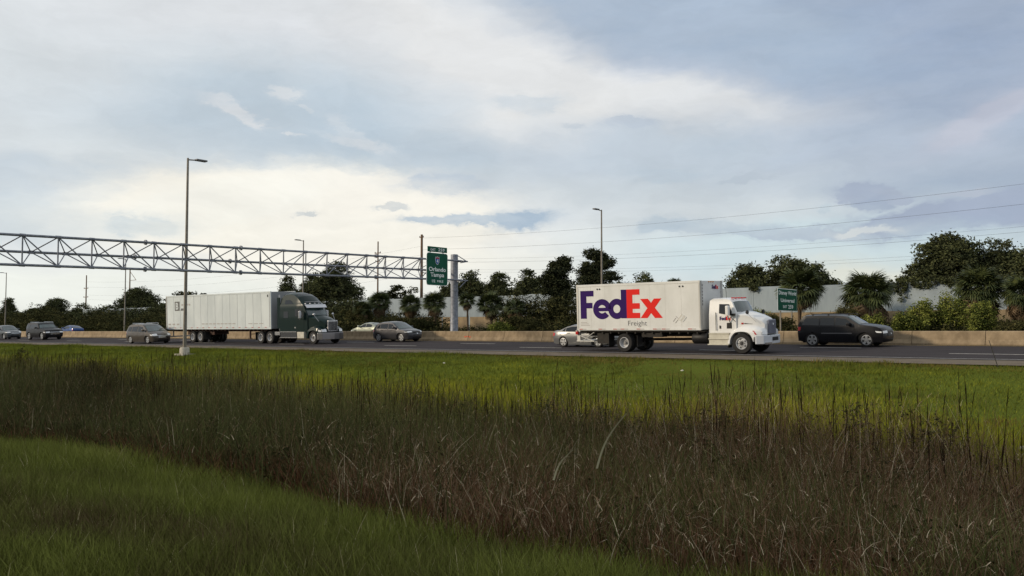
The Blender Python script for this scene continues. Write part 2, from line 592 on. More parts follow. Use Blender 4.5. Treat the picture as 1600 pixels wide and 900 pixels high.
# ------------------------------------------------------------ pale sound wall beyond the far carriageway
def build_wall():
    Y = 100.0
    zb = ZC - .6
    root = empty('sound_wall', (0, Y, zb), 'pale blue grey panel sound wall with tan lower band behind the palms', 'wall')
    L = 5.65
    x_first = X_at(1411, Y)
    p = q = s = None
    def put(o, x):
        o.location = (x, 0, 0)
    for k in range(-4, 34):
        x = x_first - k * L
        h = 5.86
        if p is None:
            p = MB().box(.14, L - .14, -.07, .07, 2.80, h).build('wall_panel', m_wallw, root, bevel=.015, segs=1)
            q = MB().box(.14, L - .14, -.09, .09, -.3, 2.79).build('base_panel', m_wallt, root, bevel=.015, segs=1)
            s = MB().box(-.138, .138, -.085, .085, -.3, h + .02).build('wall_post', m_wallw, root, bevel=.02, segs=1)
            a, b, c = p, q, s
        else:
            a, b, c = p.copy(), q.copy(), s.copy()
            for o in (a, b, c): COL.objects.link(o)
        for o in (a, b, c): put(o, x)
        dz = random.uniform(-.06, .06)
        a.location.z = dz
build_wall()

# ------------------------------------------------------------ sign gantry
def build_gantry():
    gx = -51.6
    root = empty('sign_gantry', (gx, 55.0, road_z(54.3)), 'grey tubular steel truss gantry crossing above the road on one thick post', 'gantry')
    inv = Matrix.Translation((-gx, -55.0, -road_z(54.3)))
    def loc(p): return inv @ Vector(p)
    zb = lambda y: ZC + 3.60 + (y - 19.6) * .0209
    HT, XB = 1.63, -1.25
    y0, y1, bay = 20.6 - 1.9 * 6, 55.85, 1.9
    B = lambda y: loc((gx, y, zb(y)))
    T = lambda y: loc((gx, y, zb(y) + HT))
    Mid = lambda y: loc((gx + XB, y, zb(y) + HT * .5))
    for fn in (B, T, Mid):
        MB().tube(fn(y0 - .4), fn(y1 if fn is not Mid else y1 - 1.2), .076, n=10).build('chord', m_galv, root, smooth=40)
    ys = [y0 + bay * i for i in range(0, 24) if y0 + bay * i < 55.2]
    def brace(a, b, r=.031):
        MB().tube(a, b, r * 1.2, n=6).build('brace', m_galv, root, smooth=60)
    for i, y in enumerate(ys):
        brace(B(y), T(y), .034)
        if i < len(ys) - 1:
            yn = ys[i + 1]
            if y < 36: brace(T(y), B(yn))
            else: brace(B(y), T(yn))
            mk = Mid(y + bay / 2)
            for q in (T(y), B(y), T(yn), B(yn)): brace(q, mk, .028)
            MB().box(mk.x - .08, mk.x + .10, mk.y - .14, mk.y + .14, mk.z - .09, mk.z + .09).build('gusset', m_galv, root)
            for q in (T(y), B(y)):
                MB().box(q.x - .012, q.x + .012, q.y - .16, q.y + .16, q.z - .09, q.z + .09).build('gusset', m_galv, root)
    for yy in (27.65, 34.3, 46.2):
        for fn in (B, T, Mid):
            p = fn(yy)
            MB().lathe([(.0, -.05), (.16, -.05), (.16, -.01), (.15, 0), (.16, .01), (.16, .05), (0, .05)], p.x, p.y, p.z, 16).build('flange', m_galv, root, smooth=30)
    # post and saddle
    px_, py_ = -.62, (-51.6 - .62) / math.tan(math.atan((709.7 - 800) / F_PX) - A) - 55.0
    top = loc((0, 0, ZC + 6.55)).z
    b = MB()
    b.lathe([(0, 0), (.62, 0), (.62, .06), (.35, .75), (.335, .78), (.32, 3.6), (.31, top - .05), (.30, top), (0, top + .04)], px_, py_, 0, 28, 'z')
    b.build('post', m_galv, root, smooth=35)
    for zz in (1.4, 4.2):
        MB().lathe([(.30, -.04), (.345, -.04), (.345, .04), (.30, .04)], px_, py_, zz, 28, 'z').build('post_band', m_galv, root, smooth=35)
    c = MB()
    zt = (zb(55) + HT) - (root.location.z)
    zl = zb(55) - root.location.z
    c.box(px_ - .75, px_ + .85, py_ - .06, py_ + .06, zl - .12, zl - .02)
    c.box(px_ - .1, px_ + .85, py_ + .24, py_ + .36, zt - .06, zt + .06)
    c.build('saddle_beam', m_galv, root, bevel=.01)
    e = MB()
    e.tube((px_ + .62, py_ + .95, zt), (px_ + .1, py_ + .1, top), .035)
    e.tube((px_ + .62, py_ + .95, zt), (px_ + .62, py_ + .1, zt - .15), .035)
    e.tube((px_ + .62, py_ + 1.0, zt + .02), (px_ + .62, py_ - .9, zt + .02), .05)
    e.tube((px_ + .62, py_ + .8, zl - .02), (px_ + .5, py_ + .15, zl - .6), .045)
    e.tube((px_ + .62, py_ + 1.0, zl), (px_ + .62, py_ - .9, zl), .05)
    e.build('end_bracket', m_galv, root, smooth=40)
    # the guide sign bolted to the truss
    Xs = gx + .28
    ang = lambda px: math.tan(math.atan((px - 800) / F_PX) - A)
    ya, yb = Xs / ang(666.2), Xs / ang(699.3)
    dep = lambda y: y * math.cos(A) - Xs * math.sin(A)
    zat = lambda py, y: ZC + (518 - py) * dep(y) / F_PX
    z0, z1 = zat(447.0, yb), zat(396.6, yb)
    s = empty('exit_sign', (Xs, ya, z0), 'large green Orlando Tampa highway sign with exit tab hung on the gantry', 'highway sign')
    W, Hs = yb - ya, z1 - z0
    def rr(w, h, r, n=5):
        pts = []
        for cx, cy, a0 in ((w - r, r, -90), (w - r, h - r, 0), (r, h - r, 90), (r, r, 180)):
            for i in range(n + 1):
                a = R(a0 + 90 * i / n)
                pts.append((cx + r * math.cos(a), cy + r * math.sin(a)))
        return pts
    b = MB(); b.prism(rr(W, Hs, .22), -.04, 0, 'yz'); b.build('sign_border', m_swhite, s)
    b = MB(); b.prism([(y + .035, z + .035) for y, z in rr(W - .07, Hs - .07, .19)], .0, .008, 'yz'); b.build('sign_panel', m_green, s)
    ft = M_FRONT
    text('Orlando', W * .80, Hs * .13, m_swhite, s, ft(.010, W * .10, Hs * .43), 'lettering', bold=.022)
    text('Tampa', W * .64, Hs * .165, m_swhite, s, ft(.010, W * .18, Hs * .225), 'lettering', bold=.022)
    text('1/2', W * .15, Hs * .085, m_swhite, s, ft(.010, W * .25, Hs * .09), 'lettering', bold=.02)
    text('MILE', W * .28, Hs * .065, m_swhite, s, ft(.010, W * .50, Hs * .10), 'lettering', bold=.02)
    # interstate shield
    def shield(k, cy, cz):
        P = [(0, -1.0), (.38, -.78), (.72, -.38), (.86, .1), (.84, .5), (.72, .86), (.5, .80), (.25, .82), (0, .9), (-.25, .82), (-.5, .80), (-.72, .86), (-.84, .5), (-.86, .1), (-.72, -.38), (-.38, -.78)]
        return [(cy + x * k * .80, cz + z * k) for x, z in P]
    sy, sz, k = W * .5, Hs * .765, Hs * .135
    b = MB(); b.prism(shield(k, sy, sz), .008, .014, 'yz'); b.build('shield_border', m_swhite, s)
    b = MB(); b.prism(shield(k * .90, sy, sz), .014, .018, 'yz'); b.build('shield', m_sblue, s)
    b = MB(); b.prism([(sy - k * .60, sz + k * .40), (sy + k * .60, sz + k * .40), (sy + k * .52, sz + k * .70), (sy, sz + k * .78), (sy - k * .52, sz + k * .70)], .018, .021, 'yz'); b.build('shield_top', m_sred, s)
    text('4', k * .55, k * .82, m_swhite, s, ft(.020, sy - k * .27, sz - k * .50), 'numeral', bold=.02)
    ty0, ty1 = Xs / ang(667.8) - ya, Xs / ang(698.4) - ya
    tz0, tz1 = zat(395.6, yb) - z0, zat(387.2, yb) - z0
    tb = MB().box(-.04, 0, ty0, ty1, tz0, tz1).build('exit_tab', m_green, s, bevel=.01, segs=1)
    th = tz1 - tz0
    text('EXIT', (ty1 - ty0) * .25, th * .40, m_swhite, tb, ft(.004, ty0 + (ty1 - ty0) * .15, tz0 + th * .24), 'lettering', bold=.012)
    text('259', (ty1 - ty0) * .33, th * .56, m_swhite, tb, ft(.004, ty0 + (ty1 - ty0) * .53, tz0 + th * .20), 'numeral', bold=.015)
    b = MB()
    for f in (.2, .8): b.box(-.16, -.04, W * f - .04, W * f + .04, .1, tz1 - .1)
    b.build('sign_bracket', m_galv, s)
build_gantry()

def build_small_sign():
    Y0 = 82.0
    Xs = Y0 * math.tan(math.atan((1230.5 - 800) / F_PX) - A)
    ang = lambda px: math.tan(math.atan((px - 800) / F_PX) - A)
    ya, yb = Xs / ang(1215.3), Xs / ang(1245.6)
    dep = lambda y: y * math.cos(A) - Xs * math.sin(A)
    zat = lambda py, y: ZC + (518 - py) * dep(y) / F_PX
    z0, z1 = zat(486, Y0), zat(451.5, Y0)
    g = gzs(Xs, Y0)
    W, Hs = yb - ya, z1 - z0
    s = empty('guide_sign', (Xs, ya, g), 'green Disney World Universal sign on two grey posts beyond the barrier', 'highway sign')
    zb = z0 - g
    MB().box(-.03, 0, 0, W, zb, zb + Hs).build('sign_border', m_swhite, s, bevel=.012, segs=1)
    MB().box(0, .008, .06, W - .06, zb + .05, zb + Hs - .05).build('sign_panel', m_green, s)
    text('Disney World', W * .90, Hs * .23, m_swhite, s, M_FRONT(.010, W * .05, zb + Hs * .67), 'lettering', bold=.022)
    text('Universal', W * .70, Hs * .17, m_swhite, s, M_FRONT(.010, W * .15, zb + Hs * .39), 'lettering', bold=.022)
    text('EXIT', W * .20, Hs * .12, m_swhite, s, M_FRONT(.010, W * .26, zb + Hs * .13), 'lettering', bold=.015)
    text('259', W * .26, Hs * .18, m_swhite, s, M_FRONT(.010, W * .52, zb + Hs * .10), 'numeral', bold=.02)
    for f in (.17, .75):
        MB().box(-.14, -.03, W * f - .075, W * f + .075, -.3, zb + Hs * .9).build('sign_post', m_pole, s, bevel=.01, segs=1)
build_small_sign()

# ------------------------------------------------------------ street lamps
def street_lamp(px, Y, ytop, label, arm, group, plinth=False):
    x = X_at(px, Y)
    g = gzs(x, Y)
    h = Z_at(px, ytop, Y) - g
    s = empty('street_lamp', (x, Y, g), label, 'street lamp', group)
    b = MB()
    b.lathe([(0, 0), (.17, 0), (.17, .4), (.13, .45), (.075, h - .1), (.07, h), (0, h + .02)], 0, 0, 0, 14, 'z')
    b.build('pole', m_pole, s, smooth=35)
    b = MB()
    b.tube((0, -.02 * arm, h - .12), (0, .75 * arm, h - .06), .05, .04, 8)
    b.build('lamp_arm', m_pole, s, smooth=40)
    b = MB()
    yy = sorted((.60 * arm, 1.45 * arm))
    b.box(-.19, .19, yy[0], yy[1], h - .10, h + .03)
    b.build('lamp_head', mat('lamp_housing', (.13, .13, .135), .5), s, bevel=.04)
    if plinth:
        b = MB(); b.lathe([(0, -.4), (.36, -.4), (.33, .42), (.27, .5), (0, .5)], 0, 0, 0, 16, 'z')
        b.build('concrete_base', mat('pole_base_concrete', (.46, .43, .37), .85, c2=(.36, .33, .28), scale=6, bump=.3), s, smooth=35)
        b = MB().box(-.55, .62, -.5, .5, -.25, .05)
        b.build('concrete_pad', MATS['pole_base_concrete'], s, bevel=.02)
street_lamp(289.5, 34.0, 245, 'tall tapering street lamp in the grass verge, nearest to the camera', 1, None, True)
for px, yt, lab in ((940.5, 327, 'distant street lamp rising behind the white delivery truck'),
                    (473, 375, 'distant street lamp behind the dark green tractor cab'),
                    (195, 404, 'distant slim street lamp above the grey minivan'),
                    (8.5, 426, 'farthest street lamp at the left above the parked line of traffic')):
    street_lamp(px, 80.0, yt, lab, -1, 'street lamps along the far carriageway')

# ------------------------------------------------------------ utility poles and cables
def utility_pole(px, ytop, lab, r=.16, arms=(), brk=False):
    Y = 115.0
    x = X_at(px, Y)
    g = gzs(x, Y)
    h = Z_at(px, ytop, Y) - g
    s = empty('utility_pole', (x, Y, g), lab, 'utility pole', 'wooden utility poles behind the trees')
    b = MB(); b.lathe([(0, 0), (r * 1.25, 0), (r * .8, h), (0, h)], 0, 0, 0, 12, 'z'); b.build('pole', m_wood, s, smooth=40)
    for dz, w in arms:
        MB().box(-w * .55, w * .45, -.08, .06, h - dz - .07, h - dz + .07).build('crossarm', m_wood, s)
        c = MB()
        for f in (-.5, .4):
            c.lathe([(0, 0), (.07, 0), (.09, .1), (.05, .2), (0, .22)], w * f, 0, h - dz + .07, 8, 'z')
        c.build('insulator', m_galv, s)
    if brk:
        b = MB(); b.tube((0, 0, h - 1.0), (3.0, 0, h - 3.2), .06).tube((0, 0, h - 3.3), (3.2, 0, h - 3.3), .06)
        b.build('bracket', m_wood, s)
utility_pole(658.5, 366, 'thick brown wooden utility pole standing just left of the Orlando sign', .26, ((.5, 1.0),))
utility_pole(590, 377, 'slim dark utility pole behind the truss with short side arms', .15, ((2.2, 1.6), (3.8, 1.2)))
utility_pole(134, 430, 'small far utility pole with three short arms at the left', .17, ((3.6, 2.4), (6.0, 2.6), (8.6, 2.4)))
utility_pole(202, 418, 'far utility pole with a triangular bracket above the round tree', .17, (), True)

def cable(x0, z0, x1, z1, sag, Y, label, r=.022, n=26):
    pts = []
    for i in range(n + 1):
        t = i / n
        pts.append((x0 + (x1 - x0) * t, Y, ZC + z0 + (z1 - z0) * t - 4 * sag * t * (1 - t)))
    b = MB(); b.path(pts, [r] * (n + 1), 5)
    o = b.build('power_cable', m_wire, None)
    tag(o, label, 'cable', 'overhead power cables')
xa, xb = X_at(658.5, 115), 34.0
for k, (a, b_, rr) in enumerate(((17.0, 19.9, .013), (14.9, 17.5, .014), (13.2, 14.5, .009), (12.6, 13.9, .013), (11.4, 11.5, .009), (11.0, 11.1, .009))):
    cable(xa, a, xb, b_, 2.3, 115 + .12 * k, ['topmost overhead cable crossing the clouds at the right', 'second overhead cable from the top at the right',
        'third overhead cable, thin and just above the thicker fourth', 'fourth overhead cable from the top', 'fifth overhead cable running low behind the tree tops',
        'lowest overhead cable just above the tree tops'][k], rr)
for k, (a, b_) in enumerate(((14.2, 14.6), (12.8, 13.0), (10.6, 11.0), (9.4, 9.6))):
    cable(X_at(134, 115), a - .6, xa, b_ + 1.0, 2.0, 115.3 + .12 * k, ['highest of the faint cables behind the truss', 'second faint cable behind the truss', 'third faint cable behind the truss, below its lower chord',
                                                   'lowest faint cable between the left utility pole and the brown pole'][k], .010, 30)
# ------------------------------------------------------------ vehicle materials
m_tyre = mat('tyre_rubber', (0.022, 0.021, 0.021), 0.85)
m_alloy = mat('alloy_rim', (0.55, 0.56, 0.58), 0.3, metal=.75)
m_steelrim = mat('painted_steel_rim', (0.52, 0.53, 0.55), 0.45, metal=.2, c2=(.38, .38, .39), scale=7)
m_hub = mat('dark_hub', (0.03, 0.03, 0.032), 0.55)
m_glass = mat('tinted_glass', (0.010, 0.012, 0.014), 0.06, spec=.45)
m_glassg = mat('windscreen_glass', (0.05, 0.085, 0.085), 0.06, spec=.9, c2=(.02, .03, .035), scale=1.6)
m_chrome = mat('chrome', (0.62, 0.64, 0.67), 0.16, metal=1.0)
m_lens = mat('headlight_lens', (0.75, 0.76, 0.78), 0.12, spec=.8, coat=.6)
m_red = mat('red_lens', (0.42, 0.02, 0.02), 0.2, coat=.5)
m_amber = mat('amber_lens', (0.6, 0.22, 0.03), 0.25, coat=.5)
m_dark = mat('dark_chassis', (0.016, 0.015, 0.014), 0.75, c2=(.028, .024, .02), scale=5)
m_lamp = mat('lit_lamp', (.9, .9, .85), .3, emit=(1.0, .95, .85, 1.0))

def shell(prof, D, dx=.22, dz=.14, ys=(-.92, -.82, -.65, -.45, -.22, 0, .22, .45, .65, .82, .92)):
    """a body whose side outline is prof, laid out between y=-1 and y=1 and then bent into shape by D"""
    bm = bmesh.new()
    vs = [bm.verts.new((x, -1, z)) for x, z in prof]
    f = bm.faces.new(vs)
    r = bmesh.ops.extrude_face_region(bm, geom=[f])
    for v in [g for g in r['geom'] if isinstance(g, bmesh.types.BMVert)]:
        v.co.y = 1
    bmesh.ops.recalc_face_normals(bm, faces=bm.faces)
    bmesh.ops.triangulate(bm, faces=[f for f in bm.faces if len(f.verts) > 4])
    x0, x1 = min(p[0] for p in prof), max(p[0] for p in prof)
    z0, z1 = min(p[1] for p in prof), max(p[1] for p in prof)
    def cut(co, no):
        bmesh.ops.bisect_plane(bm, geom=bm.verts[:] + bm.edges[:] + bm.faces[:], dist=1e-5, plane_co=co, plane_no=no)
    n = int((x1 - x0) / dx)
    for i in range(1, n): cut((x0 + (x1 - x0) * i / n, 0, 0), (1, 0, 0))
    n = int((z1 - z0) / dz)
    for i in range(1, n): cut((0, 0, z0 + (z1 - z0) * i / n), (0, 0, 1))
    for y in ys: cut((0, y, 0), (0, 1, 0))
    for v in bm.verts: v.co = D(*v.co)
    return bm

def side_patch(poly, D, off, side, name, m, parent, thick=.02, bevel=0):
    bm = bmesh.new()
    f = bm.faces.new([bm.verts.new((x, side, z)) for x, z in poly])
    bmesh.ops.triangulate(bm, faces=[f])
    x0, x1 = min(p[0] for p in poly), max(p[0] for p in poly)
    z0, z1 = min(p[1] for p in poly), max(p[1] for p in poly)
    for a, b, ax in ((x0, x1, 0), (z0, z1, 2)):
        n = int((b - a) / .18)
        for i in range(1, n):
            c = [0, 0, 0]; nn = [0, 0, 0]
            c[ax] = a + (b - a) * i / n; nn[ax] = 1
            bmesh.ops.bisect_plane(bm, geom=bm.verts[:] + bm.edges[:] + bm.faces[:], dist=1e-5, plane_co=c, plane_no=nn)
    for v in bm.verts:
        p = D(v.co.x, side, v.co.z)
        v.co = (p[0], p[1] + side * off, p[2])
    r = bmesh.ops.extrude_face_region(bm, geom=bm.faces[:])
    for v in [g for g in r['geom'] if isinstance(g, bmesh.types.BMVert)]:
        v.co.y -= side * (thick + off)
    bmesh.ops.recalc_face_normals(bm, faces=bm.faces)
    return finish(bm, name, m, parent, smooth=40)

def cross_patch(p0, p1, ya, yb, D, off, name, m, parent, n=10, ya2=None, yb2=None, thick=.03):
    """a pane across the body from side-view point p0 (low) to p1 (high), y from ya to yb in half widths"""
    ya2 = ya if ya2 is None else ya2
    yb2 = yb if yb2 is None else yb2
    dx, dz = p1[0] - p0[0], p1[1] - p0[1]
    l = math.hypot(dx, dz)
    nx, nz = dz / l, -dx / l
    vs, fs = [], []
    T = 4
    for lay in (off, off - thick):
        for i in range(T + 1):
            t = i / T
            for j in range(n + 1):
                s = j / n
                y = (ya + (yb - ya) * s) * (1 - t) + (ya2 + (yb2 - ya2) * s) * t
                q = D(p0[0] + dx * t, y, p0[1] + dz * t)
                vs.append((q[0] + nx * lay, q[1], q[2] + nz * lay))
    def id_(l_, i, j): return l_ * (T + 1) * (n + 1) + i * (n + 1) + j
    for l_ in (0, 1):
        for i in range(T):
            for j in range(n):
                fs.append((id_(l_, i, j), id_(l_, i, j + 1), id_(l_, i + 1, j + 1), id_(l_, i + 1, j)))
    for i in range(T):
        for j in (0, n):
            fs.append((id_(0, i, j), id_(0, i + 1, j), id_(1, i + 1, j), id_(1, i, j)))
    for j in range(n):
        for i in (0, T):
            fs.append((id_(0, i, j), id_(0, i, j + 1), id_(1, i, j + 1), id_(1, i, j)))
    return MB().add(vs, fs).build(name, m, parent, smooth=40)

def wheel(parent, x, y, r, w, side, kind='alloy', spokes=5, name='wheel'):
    """tyre with its rim as a sub-part; side -1 faces the camera"""
    o = MB()
    rr = r * (.70 if kind == 'alloy' else .56)
    o.lathe([(rr, -w * .42), (rr * 1.04, -w * .5), (r * .93, -w * .5), (r * .985, -w * .40), (r, -w * .25), (r, w * .25), (r * .985, w * .4), (r * .93, w * .5), (rr * 1.04, w * .5), (rr, w * .42), (rr, -w * .42)], 0, 0, 0, 36)
    t = o.build(name, m_tyre, parent, smooth=35)
    t.location = (x, y, r)
    s = side
    if kind == 'alloy':
        b = MB()
        b.lathe([(rr * 1.0, w * .30), (rr * 1.03, w * .50), (rr * .93, w * .51), (rr * .90, w * .2)], 0, 0, 0, 32, sign=s)
        for k in range(spokes):
            a = 2 * math.pi * (k + .25) / spokes
            for da in (-.16, .16):
                c0, c1 = a + da * .5, a + da
                vs = []
                for yy in (w * .47, w * .38):
                    for cc_, q, hw in ((c0, rr * .14, .045), (c1, rr * .95, .032)):
                        for sg in (-1, 1):
                            vs.append((q * math.cos(cc_) - sg * hw * math.sin(cc_), s * yy, q * math.sin(cc_) + sg * hw * math.cos(cc_)))
                b.add(vs, [(0, 1, 3, 2), (4, 5, 7, 6), (0, 1, 5, 4), (2, 3, 7, 6), (0, 2, 6, 4), (1, 3, 7, 5)])
        b.lathe([(0, w * .5), (rr * .2, w * .49), (rr * .24, w * .4)], 0, 0, 0, 16, sign=s)
        b.build('rim', m_alloy, t, smooth=30)
        MB().lathe([(0, w * .16), (rr * .98, w * .16)], 0, 0, 0, 28, sign=s).build('brake_disc', m_hub, t)
    elif kind == 'truck':
        b = MB()
        b.lathe([(rr * 1.04, w * .50), (rr * .98, w * .53), (rr * .92, w * .44), (rr * .86, w * .25), (rr * .62, w * .35), (rr * .58, w * .42), (rr * .34, w * .42)], 0, 0, 0, 32, sign=s)
        b.build('rim', m_steelrim, t, smooth=30)
        c = MB()
        c.lathe([(0, w * .56), (rr * .24, w * .55), (rr * .30, w * .40)], 0, 0, 0, 18, sign=s)
        for k in range(10):
            a = 2 * math.pi * k / 10
            q = rr * .46
            c.lathe([(0, w * .47), (.026, w * .465), (.026, w * .38)], q * math.cos(a), 0, q * math.sin(a), 8, sign=s)
        for k in range(5):
            a = 2 * math.pi * (k + .5) / 5
            q = rr * .74
            c.lathe([(0, w * .335), (.045, w * .335), (.045, w * .25)], q * math.cos(a), 0, q * math.sin(a), 10, sign=s)
        c.build('hub', m_hub, t, smooth=30)
    else:   # recessed rear dual
        b = MB()
        b.lathe([(rr * 1.06, w * .50), (rr * 1.0, w * .53), (rr * .93, w * .46), (rr * .84, w * .12), (rr * .80, -w * .1), (rr * .45, -w * .12)], 0, 0, 0, 32, sign=s)
        b.build('rim', m_steelrim, t, smooth=30)
        MB().lathe([(0, w * .30), (rr * .22, w * .28), (rr * .26, -w * .1), (rr * .84, -w * .12)], 0, 0, 0, 18, sign=s).build('hub', mat('grey_hub', (.22, .22, .22), .6), t, smooth=30)
    return t

def arc(cx, cz, r, a0, a1, n=12):
    return [(cx + r * math.cos(R(a0 + (a1 - a0) * i / n)), cz + r * math.sin(R(a0 + (a1 - a0) * i / n))) for i in range(n + 1)]

def interp(pts, x):
    return float(np.interp(x, [p[0] for p in pts], [p[1] for p in pts]))

# ------------------------------------------------------------ a passenger car
def car(label, group, loc, paint, L, W, upper, wheels, rw, win, screen, rear_glass, belt, roof, clear=.2, scale=1.0, heading=0, spokes=5,
        rail=False, chrome=False, face='suv', wz=1.0, lit=False, clad=None, trim=False, boxy=False):
    s = empty('car', loc, label, 'car', group, rot=(math.atan(.04) if not heading else 0, 0, heading), scale=scale)
    hw = W / 2
    xr, xf = wheels
    def Wf(x, z):
        v = interp([(0, .90), (.3, .95), (.55, 1.0), (.8, 1.0), (belt, .965), (roof, wz * .74)], z)
        p = interp([(0, .86), (.12, .93), (.5, .99), (1.0, 1.0), (L - 1.2, 1.0), (L - .5, .985 if boxy else .965), (L - .15, .955 if boxy else .90), (L, .91 if boxy else .82)], x)
        return hw * v * p
    def D(x, y, z):
        bulf = interp([(L - 2.2, .08), (L - .8, .10), (L, .15)] if boxy else [(L - 2.2, .10), (L - .8, .14), (L, .26)], x) if x > L * .45 else 0
        bulr = interp([(0, .12), (.6, .05), (1.2, 0)], x) if x < 1.2 else 0
        cr = interp([(.5, 0), (.9, .02 if boxy else .05), (roof, .05 if boxy else .07)], z)
        return Vector((x - bulf * y * y * abs(y) + bulr * y * y, y * Wf(x, z), z - cr * abs(y) ** 3))
    ra = rw * 1.16
    low = [(.05, clear + .14), (xr - ra - .04, clear)]
    low += [p for p in reversed(arc(xr, rw * .97, ra, 10, 170, 12))][0:0]
    bottom = [(upper[0][0], upper[0][1] - .25), (.10, clear + .08), (xr - ra * .98, clear + .02)] + arc(xr, rw, ra, 168, 12, 12) + [(xr + ra * .98, clear)] + \
             [(xf - ra * .98, clear)] + arc(xf, rw, ra, 168, 12, 12) + [(xf + ra * .98, clear + .02), (L - .10, clear + .04)]
    prof = bottom + list(reversed(upper))
    bm = shell(prof, D)
    body = finish(bm, 'body', paint, s, smooth=32, bevel=0)
    # dark underbody that fills the tunnel between the wheels
    MB().box(.35, L - .4, -hw * .70, hw * .70, clear - .02, .62).build('underbody', m_dark, s)
    MB().box(xr - ra, xr + ra, -hw * .93, hw * .93, rw, rw * 2.02).build('wheel_housing', m_dark, s)
    MB().box(xf - ra, xf + ra, -hw * .90, hw * .90, rw, rw * 2.02).build('wheel_housing', m_dark, s)
    for sd_ in (-1, 1):
        for x in wheels:
            y = sd_ * (Wf(x, rw) - .125)
            wheel(s, x, y, rw, .235, sd_, 'alloy', spokes)
        for poly in win:
            side_patch(poly, D, .008, sd_, 'window', m_glass, s)
        # doors, each with a handle
        xs = [p for p in (xr + ra * .55, (xr + xf) / 2 - .05, xf - ra * 1.12)]
        for a, b in ((xs[0], xs[1]), (xs[1], xs[2])):
            zb = belt - .015
            dpoly = [(a + .012, zb), (b - .012, zb), (b - .012, clear + .16), (max(a, xr + ra) + .02 if a == xs[0] else a + .012, clear + .16)]
            if a == xs[0]: dpoly.append((a + .012, rw + ra * .85))
            d = side_patch(dpoly, D, .006, sd_, 'door', paint, s, .004)
            hx = a + .16
            q = D(hx, sd_, belt - .12)
            MB().box(hx, hx + .2, q[1] + sd_ * .0 - .02, q[1] + .02 + sd_ * .02, belt - .135, belt - .10).build('handle', m_chrome if chrome else paint, d, bevel=.006, segs=1)
        if trim:
            side_patch([(1.55, .74), (3.35, .74), (3.35, .80), (1.55, .80)], D, .022, sd_, 'trim_strip', mat('dull_trim_metal', (.16, .16, .17), .35, metal=.6), s, .02)
        # sill
        side_patch([(xr + ra + .02, clear + .01), (xf - ra - .02, clear + .01), (xf - ra - .02, clear + .13), (xr + ra + .02, clear + .13)], D, .012, sd_, 'sill', m_black if clad else paint, s, .02)
        # mirror
        mx = screen[0][0] - .62
        q = D(mx, sd_, belt + .02)
        mb = MB().box(mx - .05, mx + .13, min(q[1] + sd_ * .03, q[1] + sd_ * .26), max(q[1] + sd_ * .03, q[1] + sd_ * .26), belt + .0, belt + .17)
        mb.build('wing_mirror', m_black if lit is None else paint, s, bevel=.035)
    cross_patch(screen[0], screen[1], -.90, .90, D, .012, 'windscreen', m_glassg, s, ya2=-.84, yb2=.84)
    cross_patch(rear_glass[1], rear_glass[0], .84, -.84, D, .012, 'rear_window', m_glass, s)
    # front: grille, bumper opening, lamps
    fz = {'suv': (.58, .86), 'van': (.52, .74), 'sedan': (.30, .58), 'cross': (.50, .84)}[face]
    fx = lambda z: interp([(p[1], p[0]) for p in sorted([q for q in upper if q[0] > L * .85] + [(L - .10, clear + .04)], key=lambda q: q[1])], z)
    g = cross_patch((fx(fz[0]), fz[0]), (fx(fz[1]), fz[1]), -.52, .52, D, .02, 'grille', m_black, s, thick=.05)
    if chrome:
        for k in (.15, .5, .85):
            z = fz[0] + (fz[1] - fz[0]) * k
            cross_patch((fx(z - .015), z - .015), (fx(z + .015), z + .015), -.52, .52, D, .03, 'grille_bar', m_chrome, g, thick=.02)
    else:
        z = (fz[0] + fz[1]) / 2
        cross_patch((fx(z - .03), z - .03), (fx(z + .03), z + .03), -.09, .09, D, .032, 'badge', m_chrome, g, n=2, thick=.02)
    cross_patch((fx(clear + .07), clear + .07), (fx(clear + .20), clear + .20), -.60, .60, D, .018, 'air_intake', m_black, s, thick=.05)
    hz = {'suv': (.76, .90), 'van': (.70, .88), 'sedan': (.60, .72), 'cross': (.78, .88)}[face]
    for sg in (-1, 1):
        a, b = sorted((sg * .56, sg * .97))
        cross_patch((fx(hz[0]), hz[0]), (fx(hz[1]), hz[1]), a, b, D, .022, 'headlight', m_lens, s, n=5, thick=.06)
        xl = L - .34
        side_patch([(xl - .10, hz[1]), (L - .08, hz[1] - .03), (L - .08, hz[0] + .03), (xl, hz[0] + .04)], D, .012, sg, 'headlight_wrap', m_lens, s, .03)
        side_patch([(.03, belt - .03), (.26, belt - .04), (.20, belt - .24), (.03, belt - .26)], D, .014, sg, 'tail_light', m_red, s, .04)
        if rail:
            b_ = MB()
            b_.tube((1.0, sg * hw * .66 * wz, roof + .035), (L * .60, sg * hw * .66 * wz, roof + .02), .022, n=6)
            for x in (1.0, 1.9, L * .60): b_.box(x - .04, x + .04, sg * hw * .66 * wz - .02, sg * hw * .66 * wz + .02, roof - .06, roof + .03)
            b_.build('roof_rail', m_chrome if chrome else m_black, s)
    return s

lane = lambda y: road_z(y) + .016
def paint(name, c, rough=.32, metal=.35):
    return mat(name, c, rough, metal=metal, coat=.28)
p_black = mat('black_paint', (.006, .006, .008), .35, metal=0, coat=.12, spec=.25)
p_dgrey = paint('dark_grey_paint', (.040, .042, .048))
p_taupe = paint('taupe_paint', (.068, .059, .051), .34)
p_silver = paint('silver_paint', (.165, .168, .172), .34, .4)
p_greybl = paint('blue_grey_paint', (.075, .082, .09))
p_blue = paint('blue_paint', (.015, .05, .17))
p_pale = paint('pale_champagne_paint', (.24, .26, .22))

